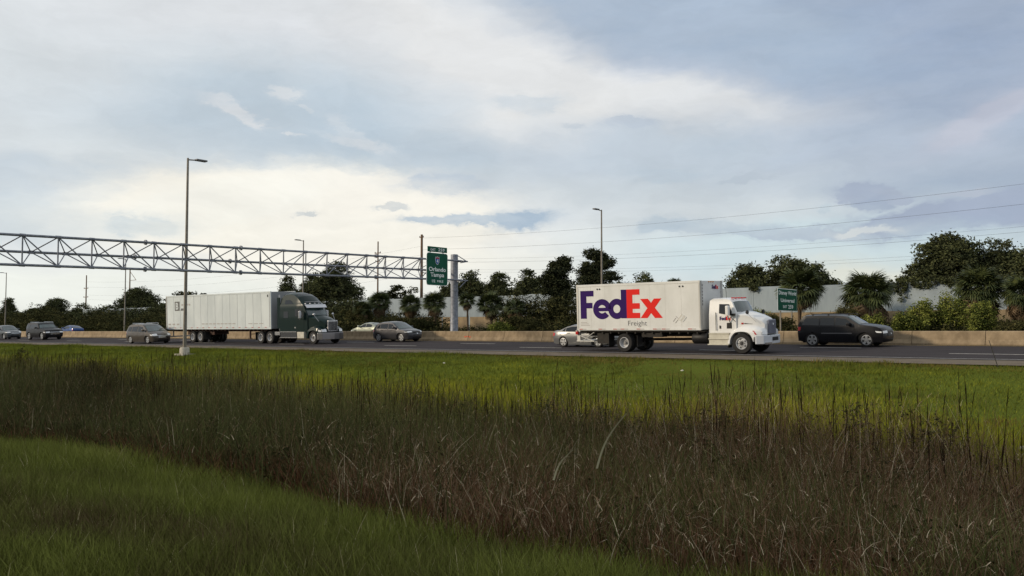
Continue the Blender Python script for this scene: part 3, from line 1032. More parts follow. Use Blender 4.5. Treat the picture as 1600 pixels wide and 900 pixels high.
# black three-row utility car at the right
car('black sport utility car driving beside the barrier at the right, right of the white truck', 'cars in the near lanes', (-20.45, 51.6, lane(51.6)), p_black, 5.08, 1.93,
    [(.03, .55), (.0, .86), (.02, 1.22), (.17, 1.50), (.33, 1.72), (.52, 1.79), (1.4, 1.81), (2.4, 1.80), (2.85, 1.75), (3.12, 1.65), (3.72, 1.27), (4.10, 1.23), (4.60, 1.16), (4.90, 1.07), (5.03, .93), (5.07, .66), (5.08, .42), (5.04, .27)],
    (.99, 4.03), .385,
    [[(.30, 1.26), (1.40, 1.24), (1.40, 1.64), (.62, 1.66), (.44, 1.58)], [(1.48, 1.24), (2.34, 1.23), (2.34, 1.67), (1.48, 1.66)], [(2.42, 1.23), (3.48, 1.24), (3.0, 1.60), (2.42, 1.67)]],
    ((3.70, 1.28), (3.02, 1.71)), ((.03, 1.24), (.32, 1.68)), 1.18, 1.80, clear=.23, spokes=5, rail=True, face='suv', trim=True, wz=1.08, boxy=True)
# grey taupe compact crossover
car('grey brown crossover beside the barrier left of the gantry post', 'cars in the near lanes', (-57.1, 51.6, lane(51.6)), paint('brown_grey_paint', (.048, .048, .054)), 4.58, 1.88,
    [(.03, .60), (.0, .95), (.10, 1.12), (.42, 1.42), (.62, 1.56), (1.0, 1.63), (1.8, 1.675), (2.3, 1.65), (2.65, 1.55), (3.45, 1.09), (3.7, 1.05), (4.25, .95), (4.48, .84), (4.57, .64), (4.57, .45), (4.52, .26)],
    (.87, 3.58), .36,
    [[(.62, 1.16), (1.02, 1.14), (1.02, 1.50), (.86, 1.48)], [(1.08, 1.14), (1.98, 1.12), (1.98, 1.55), (1.08, 1.52)], [(2.05, 1.12), (3.12, 1.10), (2.60, 1.49), (2.05, 1.55)]],
    ((3.45, 1.10), (2.55, 1.59)), ((.12, 1.14), (.60, 1.54)), 1.09, 1.67, face='cross', clad=True)
# silver saloon half hidden by the truck
car('silver saloon half hidden behind the rear of the white delivery truck', 'cars in the near lanes', (-35.45, 47.9, lane(47.9)), p_silver, 4.62, 1.80,
    [(.04, .55), (.0, .78), (.06, .98), (.16, 1.06), (.55, 1.09), (1.15, 1.33), (1.6, 1.44), (2.1, 1.465), (2.6, 1.40), (3.5, 1.0), (3.8, .94), (4.3, .82), (4.54, .68), (4.61, .50), (4.58, .22)],
    (.98, 3.68), .335,
    [[(.86, 1.08), (1.14, 1.06), (1.14, 1.28), (1.06, 1.24)], [(1.20, 1.06), (2.12, 1.04), (2.12, 1.38), (1.62, 1.37), (1.20, 1.28)], [(2.19, 1.04), (3.15, 1.01), (2.55, 1.35), (2.19, 1.38)]],
    ((3.48, 1.02), (2.50, 1.43)), ((.52, 1.09), (1.42, 1.40)), 1.0, 1.46, clear=.15, face='sedan')
# minivan
car('grey taupe minivan following close behind the semi trailer', 'cars in the near lanes', (-84.2, 44.2, lane(44.2)), p_taupe, 5.09, 1.98,
    [(.03, .60), (.0, .95), (.10, 1.14), (.42, 1.62), (.62, 1.72), (1.2, 1.775), (2.4, 1.78), (2.95, 1.74), (3.3, 1.62), (4.2, 1.10), (4.55, 1.0), (4.9, .86), (5.05, .66), (5.08, .48), (5.04, .22)],
    (1.02, 4.05), .345,
    [[(.45, 1.16), (1.22, 1.14), (1.22, 1.56), (.66, 1.56)], [(1.30, 1.14), (2.35, 1.12), (2.35, 1.62), (1.30, 1.58)], [(2.43, 1.12), (3.72, 1.09), (3.12, 1.55), (2.43, 1.62)]],
    ((4.18, 1.12), (3.18, 1.67)), ((.12, 1.16), (.45, 1.62)), 1.10, 1.78, clear=.16, scale=1.06, rail=True, chrome=True, face='van')
# big black suv
car('large black sport utility car with chrome grille, second from the left', 'cars in the near lanes', (-115.9, 47.9, lane(47.9)), p_black, 5.30, 2.02,
    [(.03, .65), (.0, 1.0), (.06, 1.26), (.30, 1.72), (.50, 1.86), (1.2, 1.91), (2.8, 1.90), (3.10, 1.82), (3.75, 1.28), (4.1, 1.22), (4.95, 1.15), (5.18, 1.05), (5.28, .8), (5.28, .5), (5.22, .30)],
    (1.10, 4.30), .41,
    [[(.36, 1.30), (1.30, 1.28), (1.30, 1.72), (.52, 1.72)], [(1.38, 1.28), (2.32, 1.27), (2.32, 1.74), (1.38, 1.72)], [(2.40, 1.27), (3.42, 1.26), (3.0, 1.70), (2.40, 1.74)]],
    ((3.72, 1.30), (3.05, 1.84)), ((.08, 1.28), (.38, 1.80)), 1.24, 1.90, clear=.26, scale=1.10, rail=True, chrome=True, face='suv', boxy=True, wz=1.08)
# leftmost crossover
car('blue grey crossover at the left edge, cut off by the frame', 'cars in the near lanes', (-126.3, 47.9, lane(47.9)), p_greybl, 4.60, 1.86,
    [(.03, .60), (.0, .95), (.10, 1.12), (.40, 1.45), (.60, 1.56), (1.0, 1.62), (1.8, 1.65), (2.3, 1.62), (2.65, 1.52), (3.45, 1.08), (3.8, 1.02), (4.3, .93), (4.5, .82), (4.58, .62), (4.57, .42), (4.52, .24)],
    (.90, 3.60), .355,
    [[(.55, 1.16), (1.02, 1.14), (1.02, 1.48), (.80, 1.46)], [(1.08, 1.14), (1.98, 1.12), (1.98, 1.52), (1.08, 1.50)], [(2.05, 1.12), (3.12, 1.09), (2.60, 1.46), (2.05, 1.52)]],
    ((3.45, 1.09), (2.55, 1.57)), ((.12, 1.14), (.55, 1.52)), 1.08, 1.65, scale=1.08, chrome=True, face='cross')
# two cars on the far carriageway, of which the roofs show over the barrier; they drive the other way
SED = dict(L=4.62, W=1.80,
    upper=[(.04, .55), (.0, .78), (.06, .98), (.16, 1.06), (.55, 1.09), (1.15, 1.33), (1.6, 1.44), (2.1, 1.465), (2.6, 1.40), (3.5, 1.0), (3.8, .94), (4.3, .82), (4.54, .68), (4.61, .50), (4.58, .22)],
    wheels=(.98, 3.68), rw=.335,
    win=[[(1.20, 1.06), (2.12, 1.04), (2.12, 1.38), (1.62, 1.37), (1.20, 1.28)], [(2.19, 1.04), (3.15, 1.01), (2.55, 1.35), (2.19, 1.38)]],
    screen=((3.48, 1.02), (2.50, 1.43)), rear_glass=((.52, 1.09), (1.42, 1.40)), belt=1.0, roof=1.46, clear=.15, face='sedan', heading=math.pi)
car('blue car seen over the barrier between the black utility car and the minivan', 'cars on the far carriageway', (X_at(124, 60.5), 60.5, lane(60.5) + .02), p_blue, scale=1.02, **SED)
car('pale green silver car mostly hidden behind the grey brown crossover', 'cars on the far carriageway', (X_at(604, 60.5), 60.5, lane(60.5) + .02), p_pale, scale=1.02, **SED)

# ------------------------------------------------------------ parcel delivery truck
m_boxw = mat('box_white', (.66, .665, .66), .5, c2=(.56, .565, .555), scale=.8, stretch=(1, 1, .6))
m_cabw = mat('cab_white', (.72, .72, .72), .3, coat=.4)
m_alu = mat('aluminium_trim', (.42, .42, .41), .45, metal=.5)
m_purple = mat('logo_purple', (.032, .012, .10), .7, spec=.08)
m_orange = mat('logo_red', (.68, .028, .022), .7, spec=.08)
m_textg = mat('grey_lettering', (.14, .14, .15), .6, spec=.1)
m_tapeR = mat('tape_red', (.35, .05, .04), .5)
m_tapeW = mat('tape_white', (.36, .34, .33), .5)
m_step = mat('ivory_step', (.55, .53, .45), .5, c2=(.42, .40, .34), scale=3)

def ring(cx, cz, ro, ri, a0, a1, n=30, ry=None, riy=None):
    ry = ry or ro; riy = riy or ri
    out = [(cx + ro * math.cos(R(a0 + (a1 - a0) * i / n)), cz + ry * math.sin(R(a0 + (a1 - a0) * i / n))) for i in range(n + 1)]
    inn = [(cx + ri * math.cos(R(a0 + (a1 - a0) * i / n)), cz + riy * math.sin(R(a0 + (a1 - a0) * i / n))) for i in range(n + 1)]
    return out, inn

def delivery_logo(parent, M, k):
    """the five joined letters; k scales a cap height of 1.62"""
    def letter(name, m, polys, rings=(), lab=None):
        b = MB()
        t = .004
        for P in polys:
            n = len(P)
            b.add([(x * k, z * k, .002) for x, z in P] + [(x * k, z * k, .002 + t) for x, z in P],
                  [tuple(range(n, 2 * n))] + [(i, (i + 1) % n, n + (i + 1) % n, n + i) for i in range(n)], M)
            t += .0012
        for out, inn in rings:
            n = len(out)
            vs = [(x * k, z * k, .002 + t) for x, z in out + inn]
            b.add(vs, [(i, i + 1, n + i + 1, n + i) for i in range(n - 1)], M)
            t += .0012
        return b.build(name, m, parent)
    letter('letter', m_purple, [[(0, 0), (.42, 0), (.42, .60), (.84, .60), (.84, .92), (.42, .92), (.42, 1.29), (.93, 1.29), (.93, 1.62), (0, 1.62)]])
    e1 = ring(1.50, .54, .62, .27, 0, 318, ry=.58, riy=.24)
    letter('letter', m_purple, [[(1.20, .42), (2.11, .42), (2.12, .62), (1.20, .62)]], [e1])
    letter('letter', m_purple, [[(2.79, 0), (3.16, 0), (3.16, 1.62), (2.79, 1.62)]], [ring(2.50, .54, .58, .235, 0, 360, ry=.58, riy=.24)])
    letter('letter', m_orange, [[(3.16, 0), (4.03, 0), (4.03, .30), (3.55, .30), (3.55, .52), (4.02, .52), (4.02, .84), (3.55, .84), (3.55, 1.31), (4.02, 1.31), (4.02, 1.62), (3.16, 1.62)]])
    letter('letter', m_orange, [[(4.05, 0), (4.50, 0), (5.40, 1.07), (4.93, 1.07)], [(4.05, 1.07), (4.55, 1.07), (5.46, 0), (4.97, 0)]])

def delivery_truck():
    s = empty('delivery_truck', (-30.6, 44.45, lane(44.45)), 'white box delivery truck with purple and red FedEx Freight lettering on its side', 'truck', rot=(math.atan(.04), 0, 0))
    w = 1.29
    zb, zt = 1.24, 3.86
    bx = MB().box(.10, 8.05, -w, w, zb, zt).build('cargo_box', m_boxw, s, bevel=.02)
    # rails and posts round the box
    MB().box(.06, 8.08, -w - .018, -w + .02, zt - .11, zt + .015).box(.06, 8.08, w - .02, w + .018, zt - .11, zt + .015).build('roof_rail', m_boxw, s, bevel=.006, segs=1)
    MB().box(.06, 8.08, -w - .018, -w + .02, zb - .02, zb + .10).box(.06, 8.08, w - .02, w + .018, zb - .02, zb + .10).build('bottom_rail', m_boxw, s, bevel=.006, segs=1)
    MB().box(.05, .16, -w - .022, w + .022, zb - .022, zt + .02).build('rear_frame', m_alu, s, bevel=.01)
    MB().lathe([(0, 0), (.10, 0), (.10, zt - zb), (0, zt - zb)], 8.03, -w + .075, zb, 12, 'z').lathe([(0, 0), (.10, 0), (.10, zt - zb), (0, zt - zb)], 8.03, w - .075, zb, 12, 'z').build('corner_post', m_alu, s, smooth=40)
    for x in (1.05, 2.03, 3.01, 3.99, 4.97, 5.95, 6.93):
        MB().box(x - .004, x + .004, -w - .003, -w + .01, zb + .10, zt - .11).build('panel_seam', mat('seam_grey', (.46, .45, .42), .6), s)
    xs = [(.2, 'R'), (.45, 'W'), (1.55, 'R'), (1.80, 'W'), (2.55, 'R'), (2.80, 'W'), (3.05, 'R'), (3.30, 'W'), (4.10, 'R'), (4.35, 'W'), (5.15, 'R'), (5.4, 'W'), (5.7, 'R'), (5.95, 'W'), (7.3, 'R'), (7.55, 'W')]
    for c, m in (('R', m_tapeR), ('W', m_tapeW)):
        for x, q in xs:
            if q == c: MB().box(x, x + .24, -w - .024, -w - .012, zb + .03, zb + .075).build('reflective_tape', m, s)
    for x in (1.52, 1.68, 6.85, 7.05):
        MB().lathe([(0, -.03), (.045, -.03), (.045, .02)], x, -w, zt - .27, 12).build('vent_cap', m_black, s)
    delivery_logo(s, M_NEAR(.32, -w - .002, 1.90), 1.0)
    text('Freight', 1.22, .36, m_textg, s, M_NEAR(3.55, -w - .002, 1.40), 'lettering', bold=-.004)
    for k in range(3): MB().box(.32, .95 - .1 * k, -w - .006, -w + .0, 1.50 + k * .085, 1.53 + k * .085).build('small_print', m_tapeW, s)
    # open placard frames near the front
    for i, (x, z, l) in enumerate(((6.50, 1.80, .26), (6.62, 1.70, .24), (6.66, 1.92, .22))):
        q = MB().box(-l / 2, l / 2, -.012, 0, -.012, .012).build('placard_frame', m_tapeW, s)
        q.location = (x, -w - .004, z); q.rotation_euler = (0, R(-48 if i < 2 else 40), 0)
    for i in range(4):
        q = MB().box(-.17, .17, -.018, 0, -.045, .045).build('placard_slot', m_boxw if i % 2 else m_alu, s)
        q.location = (6.86 + i * .075, -w - .004, 1.83 - i * .035 + .1); q.rotation_euler = (0, R(-48), 0)
    # front wall: small logo and a column of small dark marks on the corner
    delivery_logo(s, M_FRONT(8.07, .10, 3.42), .135)
    for k in range(7): MB().box(8.052, 8.064, -w + .22, -w + .32, 3.62 - k * .17 - .06, 3.62 - k * .17 + .05).build('corner_mark', m_textg, s)
    for y in (-.25, 0, .25): MB().box(8.05, 8.10, y - .05, y + .05, zt - .08, zt - .03).build('marker_light', m_amber, s)
    # chassis
    b = MB()
    b.box(.3, 9.9, -.45, -.33, .86, 1.16).box(.3, 9.9, .33, .45, .86, 1.16).box(.2, 8.2, -1.15, 1.15, 1.12, 1.235)
    for x in np.arange(.6, 8, .55): b.box(x, x + .07, -1.2, 1.2, 1.02, 1.14)
    b.box(4.9, 6.4, -.18, .18, .62, .72).tube((3.6, 0, .66), (9.2, 0, .72), .07)
    b.box(1.3, 2.1, -1.10, -.5, .45, 1.05).box(4.3, 5.6, -1.1, -.55, .84, 1.06)
    b.build('chassis', m_dark, s)
    MB().lathe([(0, -.45), (.30, -.45), (.32, -.42), (.32, .42), (.30, .45), (0, .45)], 7.85, -.80, .80, 20, 'x').build('fuel_tank', m_black, s, smooth=40)
    # lift gate folded under the rear
    b = MB()
    b.box(-.12, .10, -1.1, -1.0, .62, 1.22).box(-.12, .10, 1.0, 1.1, .62, 1.22).box(-.15, 1.1, -1.12, 1.12, .56, .62)
    b.tube((-.05, -1.1, .95), (1.0, -1.1, .60), .03).tube((.3, -1.12, .60), (1.1, -1.12, 1.1), .025).box(-.14, -.08, -1.2, 1.2, 1.0, 1.22)
    b.build('tail_lift', m_alu, s)
    MB().box(-.14, .02, -1.24, -1.05, .98, 1.16).build('tail_light', m_red, s, bevel=.01)
    for x in (2.15, 4.05): MB().box(x - .01, x + .01, -1.20, -.62, .30, .95).build('mud_flap', m_black, s)
    for sd_ in (-1, 1):
        wheel(s, 3.20, sd_ * 1.08, .52, .27, sd_, 'dual')
        wheel(s, 3.20, sd_ * .76, .52, .27, sd_, 'dual')
        wheel(s, 10.30, sd_ * 1.06, .53, .29, sd_, 'truck')
    MB().tube((3.2, -.9, .52), (3.2, .9, .52), .10).tube((10.3, -.9, .52), (10.3, .9, .52), .07).build('axle', m_dark, s)
    # cab
    def Dc(x, y, z):
        W = interp([(1.0, 1.06), (2.0, 1.08), (2.85, .97)], z)
        bul = interp([(9.3, 0), (9.75, .10), (10.2, .16)], x) if x > 9.3 else 0
        return Vector((x - bul * y * y, y * W, z - .07 * abs(y) ** 4 * interp([(2.2, 0), (2.8, 1)], z)))
    bm = shell([(8.42, 1.08), (10.12, 1.08), (10.12, 2.14), (9.84, 2.74), (9.70, 2.85), (9.4, 2.91), (8.6, 2.92), (8.46, 2.84)], Dc)
    finish(bm, 'cab', m_cabw, s, smooth=35)
    side_window = [(9.02, 2.10), (9.86, 1.96), (9.86, 2.16), (9.66, 2.62), (9.02, 2.64)]
    for sg in (-1, 1):
        d = side_patch([(8.92, 1.12), (9.96, 1.12), (9.96, 2.1), (9.72, 2.70), (8.92, 2.72)], Dc, .008, sg, 'door', m_cabw, s, .006)
        side_patch(side_window, Dc, .016, sg, 'door_window', m_glass, d, .012)
        side_patch([(9.48, 1.30), (9.85, 1.30), (9.85, 1.60), (9.50, 1.60)], Dc, .014, sg, 'lower_window', m_black, d, .006)
        side_patch([(9.03, 1.30), (9.12, 1.30), (9.12, 1.46), (9.03, 1.46)], Dc, .03, sg, 'handle', m_black, d, .03)
        MB().box(8.84, 8.87, min(sg * 1.11, sg * 1.14), max(sg * 1.11, sg * 1.14), 1.2, 2.15).build('grab_handle', m_chrome, s)
        y0, y1 = sorted((sg * 1.22, sg * 1.46))
        mm = MB().box(9.55, 9.72, y0, y1, 1.98, 2.50).build('mirror', m_cabw, s, bevel=.05)
        y0, y1 = sorted((sg * 1.24, sg * 1.44))
        MB().tube((9.66, sg * 1.10, 1.60), (9.64, sg * 1.34, 1.98), .022).tube((9.95, sg * 1.06, 1.65), (9.66, sg * 1.10, 1.92), .02).build('mirror_arm', m_black, mm)
        # round hood mirror on a stalk
        hm = MB(); hm.lathe([(0, -.05), (.08, -.05), (.11, .0), (.11, .05), (0, .06)], 10.55, sg * .98, 2.14, 14, 'x')
        hm = hm.build('hood_mirror', m_black, s, smooth=40)
        MB().tube((10.55, sg * .98, 2.1), (11.0, sg * .88, 1.62), .012).build('stalk', m_alu, hm)
    delivery_logo(s, M_NEAR(9.06, -1.10, 1.74), .118)
    cross_patch((10.11, 2.17), (9.85, 2.72), -.90, .90, Dc, .03, 'windscreen', m_glassg, s, thick=.06)
    for y in (-.7, -.35, 0, .35, .7): MB().box(9.58, 9.74, y - .07, y + .07, 2.865, 2.925).build('roof_marker', m_red, s, bevel=.01)
    MB().tube((9.2, -.5, 2.9), (9.15, -.5, 3.6), .01, n=5).build('aerial', m_black, s)
    MB().box(9.75, 9.95, -1.2, -1.06, 1.98, 2.08).build('mirror_bracket', m_black, s)
    # hood and fenders
    def Dh(x, y, z):
        W = interp([(9.9, 1.02), (10.4, .92), (11.0, .78), (11.5, .60)], x)
        return Vector((x - .10 * y * y * interp([(10.8, 0), (11.4, 1)], x), y * W, z - (.20 * abs(y) ** 2.4) * interp([(1.5, 0), (1.75, 1)], z)))
    bm = shell([(10.02, 1.0), (11.42, 1.0), (11.44, 1.55), (11.40, 1.76), (11.28, 1.86), (10.9, 2.02), (10.45, 2.16), (10.02, 2.22)], Dh, .18, .12)
    finish(bm, 'hood', m_cabw, s, smooth=38)
    def Df(x, y, z):
        W = interp([(9.5, 1.20), (10.7, 1.22), (11.1, 1.17), (11.45, 1.03)], x) - .10 * interp([(1.15, 0), (1.55, 1)], z)
        return Vector((x - .12 * abs(y) ** 3 * interp([(10.8, 0), (11.4, 1)], x), y * W, z - .20 * max(0, abs(y) - .55) ** 2 / .2 * interp([(1.1, 0), (1.5, 1)], z)))
    fp = arc(10.30, .53, .665, 178, 8, 16)
    poly = [(9.62, .50)] + fp + [(11.0, .86), (11.44, .90), (11.46, 1.16), (11.34, 1.32), (11.05, 1.45), (10.7, 1.52), (10.30, 1.54), (10.0, 1.42), (9.76, 1.18), (9.62, .90), (9.52, .55)]
    for sg in (-1, 1):
        bm = bmesh.new()
        bm.free()
        def Dfs(x, y, z, sg=sg):
            t = (y + 1) / 2            # 0 inner .. 1 outer
            return Df(x, sg * (.55 + .45 * t), z)
        bm = shell(poly, Dfs, .15, .12, ys=(0, .5, .8))
        bmesh.ops.recalc_face_normals(bm, faces=bm.faces)
        finish(bm, 'fender', m_cabw, s, smooth=38)
        Dp = lambda x, y, z: Df(x, y, z)
        h = cross_patch((11.455, 1.00), (11.42, 1.22), *sorted((sg * .60, sg * .97)), Dp, .03, 'headlight', m_lens, s, n=5, thick=.05)
        side_patch([(11.02, 1.26), (11.42, 1.20), (11.44, .98), (11.18, 1.0)], Df, .016, sg, 'headlight_wrap', m_lens, s, .03)
        side_patch([(10.92, 1.28), (11.04, 1.27), (11.20, 1.0), (11.12, .98)], Df, .020, sg, 'turn_signal', m_red, s, .03)
        side_patch([(10.36, 1.66), (10.80, 1.60), (10.72, 1.70), (10.38, 1.78)], Dh, .012, sg, 'hood_vent', m_black, s, .03)
        side_patch([(10.22, 1.60), (10.32, 1.60), (10.32, 1.80), (10.22, 1.80)], Dh, .03, sg, 'side_marker', m_red, s, .04)
    # dark wheel wells
    MB().box(9.7, 10.95, -.80, .80, .55, 1.30).build('wheel_housing', m_dark, s)
    b = MB()
    b.prism([(11.12, -1.22), (11.44, -1.02), (11.60, -.5), (11.62, 0), (11.60, .5), (11.44, 1.02), (11.12, 1.22), (11.05, 1.22), (11.05, -1.22)], .50, .94, 'xy')
    bp = b.build('bumper', mat('bumper_grey_white', (.52, .54, .58), .4), s, bevel=.03)
    MB().box(11.56, 11.635, -.34, .34, .66, .84).build('bumper_opening', m_black, bp)
    MB().prism([(11.45, -.95), (11.62, -.52), (11.66, -.52), (11.50, -.98)], .48, .58, 'xy').build('tow_plate', m_chrome, bp)
    g = MB().box(11.40, 11.49, -.43, .43, 1.02, 1.74).build('grille', mat('grille_grey', (.17, .18, .23), .45, metal=.4), s, bevel=.05)
    for y in np.arange(-.36, .37, .09): MB().box(11.485, 11.505, y - .012, y + .012, 1.07, 1.69).build('grille_bar', mat('grille_bar_grey', (.26, .27, .33), .4, metal=.5), g)
    MB().box(11.49, 11.52, -.05, .05, 1.46, 1.56).build('badge', m_chrome, g)
    # steps
    MB().box(8.45, 9.62, -1.17, -.75, .44, 1.06).build('side_step', m_step, s, bevel=.02)
    MB().box(8.40, 9.60, -1.26, -1.0, .44, .50).box(8.42, 9.62, -1.22, -1.0, .74, .79).box(8.45, 9.64, -1.20, -1.0, 1.02, 1.075).build('step_tread', m_step, s, bevel=.008, segs=1)
    MB().box(8.45, 9.62, .75, 1.17, .44, 1.06).build('side_step', m_step, s, bevel=.02)
    MB().box(9.50, 9.53, -1.15, -.7, .3, .62).build('mud_flap', m_black, s)
delivery_truck()

# ------------------------------------------------------------ articulated truck: tractor and van trailer
m_trw = mat('trailer_white', (.585, .63, .64), .45, c2=(.48, .525, .54), scale=.6, stretch=(1, 1, .5), rand=.035)
m_tgreen = mat('dark_green_paint', (.0035, .015, .0145), .32, metal=0, coat=.12, spec=.15)
m_rust = mat('brown_chassis_paint', (.075, .038, .030), .8, c2=(.04, .025, .02), scale=5)
m_tchrome = mat('worn_chrome', (.50, .50, .52), .25, metal=.9)

def semi_truck():
    y = 47.3
    rot = (math.atan(.04), 0, 0)
    t = empty('semi_trailer', (-81.4, y, lane(y)), 'long white panelled van trailer with a dark B logo behind the green tractor', 'trailer', rot=rot)
    w, zb, zt, L = 1.30, 1.27, 4.46, 16.9
    MB().box(.03, L - .02, -w + .02, w - .02, zb, zt - .02).build('box_core', mat('panel_joint_grey', (.26, .27, .28), .6), t, bevel=.02)
    n = 14
    pl = (L - .35) / n
    pan = None
    for k in range(n):
        for sg in (-1, 1):
            if pan is None:
                pan = MB().box(.014, pl - .014, -.008, .012, zb + .14, zt - .12).build('side_panel', m_trw, t, bevel=.004, segs=1); o = pan
            else:
                o = pan.copy(); COL.objects.link(o)
            o.location = (.15 + k * pl, sg * (w - .012), 0)
    MB().box(0, L, -w - .012, -w + .04, zt - .11, zt + .02).box(0, L, w - .04, w + .012, zt - .11, zt + .02).build('roof_rail', m_trw, t, bevel=.008, segs=1)
    MB().box(0, L, -w - .012, -w + .04, zb - .03, zb + .13).box(0, L, w - .04, w + .012, zb - .03, zb + .13).build('bottom_rail', m_trw, t, bevel=.008, segs=1)
    MB().box(-.03, .09, -w - .016, w + .016, zb - .03, zt + .025).build('rear_frame', m_alu, t, bevel=.01)
    MB().box(L - .12, L + .02, -w - .016, -w + .10, zb - .03, zt + .02).box(L - .12, L + .02, w - .10, w + .016, zb - .03, zt + .02).build('corner_post', m_trw, t, bevel=.03)
    for k in range(17):
        x = .5 + k * .97
        MB().box(x, x + .26, -w - .022, -w - .008, zb + .10, zb + .15).build('reflective_tape', m_tapeR, t)
    # logo plate B with faint slanted lettering bars beside it
    xl = 1.55
    lg = MB().box(xl, xl + .86, -w - .008, -w + .006, 3.02, 3.90).build('logo_plate', mat('logo_dark_grey', (.12, .12, .12), .6), t)
    text('B', .46, .66, m_trw, lg, M_NEAR(xl + .20, -w - .012, 3.13), 'letter', bold=.03)
    MB().prism([(xl + 1.02, 3.03), (xl + 2.0, 3.03), (xl + 2.12, 3.24), (xl + 1.16, 3.24)], -w - .010, -w + .004).build('logo_bar', m_textg, t)
    for k in range(4): MB().box(xl + 1.2 + k * .42, xl + 1.48 + k * .42, -w - .006, -w + .004, 3.50, 3.66).build('faint_lettering', m_tapeW, t)
    for k in range(3): MB().box(.35 + k * .75, .80 + k * .75, -w - .006, -w + .004, 1.66, 1.80).build('faint_lettering', m_tapeW, t)
    for k in range(9): MB().box(6.2 + k * .62, 6.66 + k * .62, -w - .006, -w + .004, 1.70, 1.79).build('faint_lettering', m_tapeW, t)
    for k in range(3): MB().box(13.6 + k * .8, 14.2 + k * .8, -w - .006, -w + .004, 1.70, 1.76).build('faint_lettering', m_tapeW, t)
    MB().box(L - .45, L - .33, -w - .02, -w, 4.0, 4.2).build('marker_light', m_black, t)
    # frame, axles
    b = MB()
    b.box(.3, 16.5, -.5, -.4, 1.02, 1.24).box(.3, 16.5, .4, .5, 1.02, 1.24)
    for x in np.arange(.5, 16.6, .62): b.box(x, x + .07, -1.2, 1.2, 1.12, 1.245)
    b.box(2.9, 7.4, -.75, .75, .72, 1.02)
    b.build('frame', m_rust, t)
    b = MB()
    for sg in (-1, 1): b.box(13.3, 13.42, sg * .95 - .06, sg * .95 + .06, .42, 1.2).box(13.22, 13.52, sg * .95 - .12, sg * .95 + .12, .38, .42).tube((13.36, sg * .95, .75), (12.8, sg * .5, 1.15), .03)
    b.tube((13.36, -.95, .8), (13.36, .95, .8), .03)
    b.build('landing_gear', m_rust, t)
    b = MB(); b.box(-.02, .06, -1.15, 1.15, .48, .60)
    for yy in (-.6, .6): b.box(0, .06, yy - .05, yy + .05, .5, 1.24)
    b.build('rear_bumper', m_alu, t)
    MB().box(-.04, .0, -1.2, -1.0, 1.30, 1.42).build('tail_light', m_red, t)
    for x in (4.55, 5.85):
        for sg in (-1, 1):
            wheel(t, x, sg * 1.13, .53, .27, sg, 'dual'); wheel(t, x, sg * .80, .53, .27, sg, 'dual')
    MB().tube((4.55, -.9, .53), (4.55, .9, .53), .08).tube((5.85, -.9, .53), (5.85, .9, .53), .08).build('axle', m_dark, t)
    for x in (6.6,): MB().box(x, x + .02, -1.25, -.65, .3, 1.0).build('mud_flap', m_black, t)

    s = empty('tractor_unit', (-81.4, y, lane(y)), 'dark green sleeper tractor with chrome grille and visor pulling the white trailer', 'truck', rot=rot)
    def Ds(x, y_, z):
        W = interp([(.9, 1.20), (2.2, 1.20), (3.2, 1.16), (4.3, .92)], z) * interp([(17.8, 1), (20.4, 1), (21.2, .93), (21.9, .86)], x)
        bul = interp([(19.5, 0), (21.0, .22), (21.8, .26)], x) if x > 19.5 else 0
        return Vector((x - bul * y_ * y_, y_ * W, z - .16 * abs(y_) ** 3 * interp([(3.2, 0), (3.6, 1)], z)))
    prof = [(18.0, 1.0), (21.78, 1.0), (21.78, 2.32), (21.42, 2.98), (21.30, 3.20), (21.12, 3.36), (20.85, 3.62), (20.35, 3.98), (19.8, 4.20), (19.2, 4.30), (18.7, 4.30), (18.25, 4.18), (18.02, 3.95)]
    finish(shell(prof, Ds, .2, .16), 'cab', m_tgreen, s, smooth=38)
    cross_patch((21.06, 3.43), (19.95, 4.15), -.72, .72, Ds, .02, 'roof_window', mat('smoked_glass', (.035, .038, .045), .18, spec=.7), s, ya2=-.80, yb2=.80)
    cross_patch((21.74, 2.36), (21.42, 2.94), -.92, .92, Ds, .03, 'windscreen', m_glassg, s)
    v = cross_patch((21.66, 2.90), (21.40, 3.17), -1.0, 1.0, Ds, .12, 'sun_visor', m_tchrome, s, thick=.03)
    for q in (-.8, -.42, 0, .42, .8):
        p = Ds(21.20, q, 3.30)
        MB().lathe([(0, -.04), (.05, -.04), (.04, .06), (0, .08)], p.x, p.y, p.z + .03, 10, 'x').build('roof_lamp', m_lens, s, smooth=40)
    for sg in (-1, 1):
        d = side_patch([(20.05, 1.08), (21.35, 1.08), (21.40, 2.35), (21.15, 3.0), (20.05, 3.0)], Ds, .008, sg, 'door', m_tgreen, s, .006)
        side_patch([(20.22, 2.30), (21.30, 2.24), (21.28, 2.44), (21.05, 2.88), (20.22, 2.90)], Ds, .016, sg, 'door_window', m_glass, d, .01)
        side_patch([(20.12, 1.30), (20.34, 1.30), (20.34, 1.42), (20.12, 1.42)], Ds, .03, sg, 'handle', m_tchrome, d, .03)
        side_patch([(18.55, 2.18), (19.15, 2.18), (19.15, 2.72), (18.55, 2.72)], Ds, .012, sg, 'sleeper_window', m_glass, s, .01)
        side_patch([(18.62, 3.42), (19.85, 3.42), (19.55, 3.72), (19.2, 3.84), (18.62, 3.82)], Ds, .012, sg, 'upper_window', m_glass, s, .01)
        side_patch([(18.1, 2.86), (20.0, 2.86), (20.0, 2.90), (18.1, 2.90)], Ds, .02, sg, 'trim_strip', m_tgreen, s, .02)
        y0, y1 = sorted((sg * 1.30, sg * 1.52))
        mm = MB().box(20.95, 21.10, y0, y1, 2.12, 2.72).build('mirror', m_tchrome, s, bevel=.03)
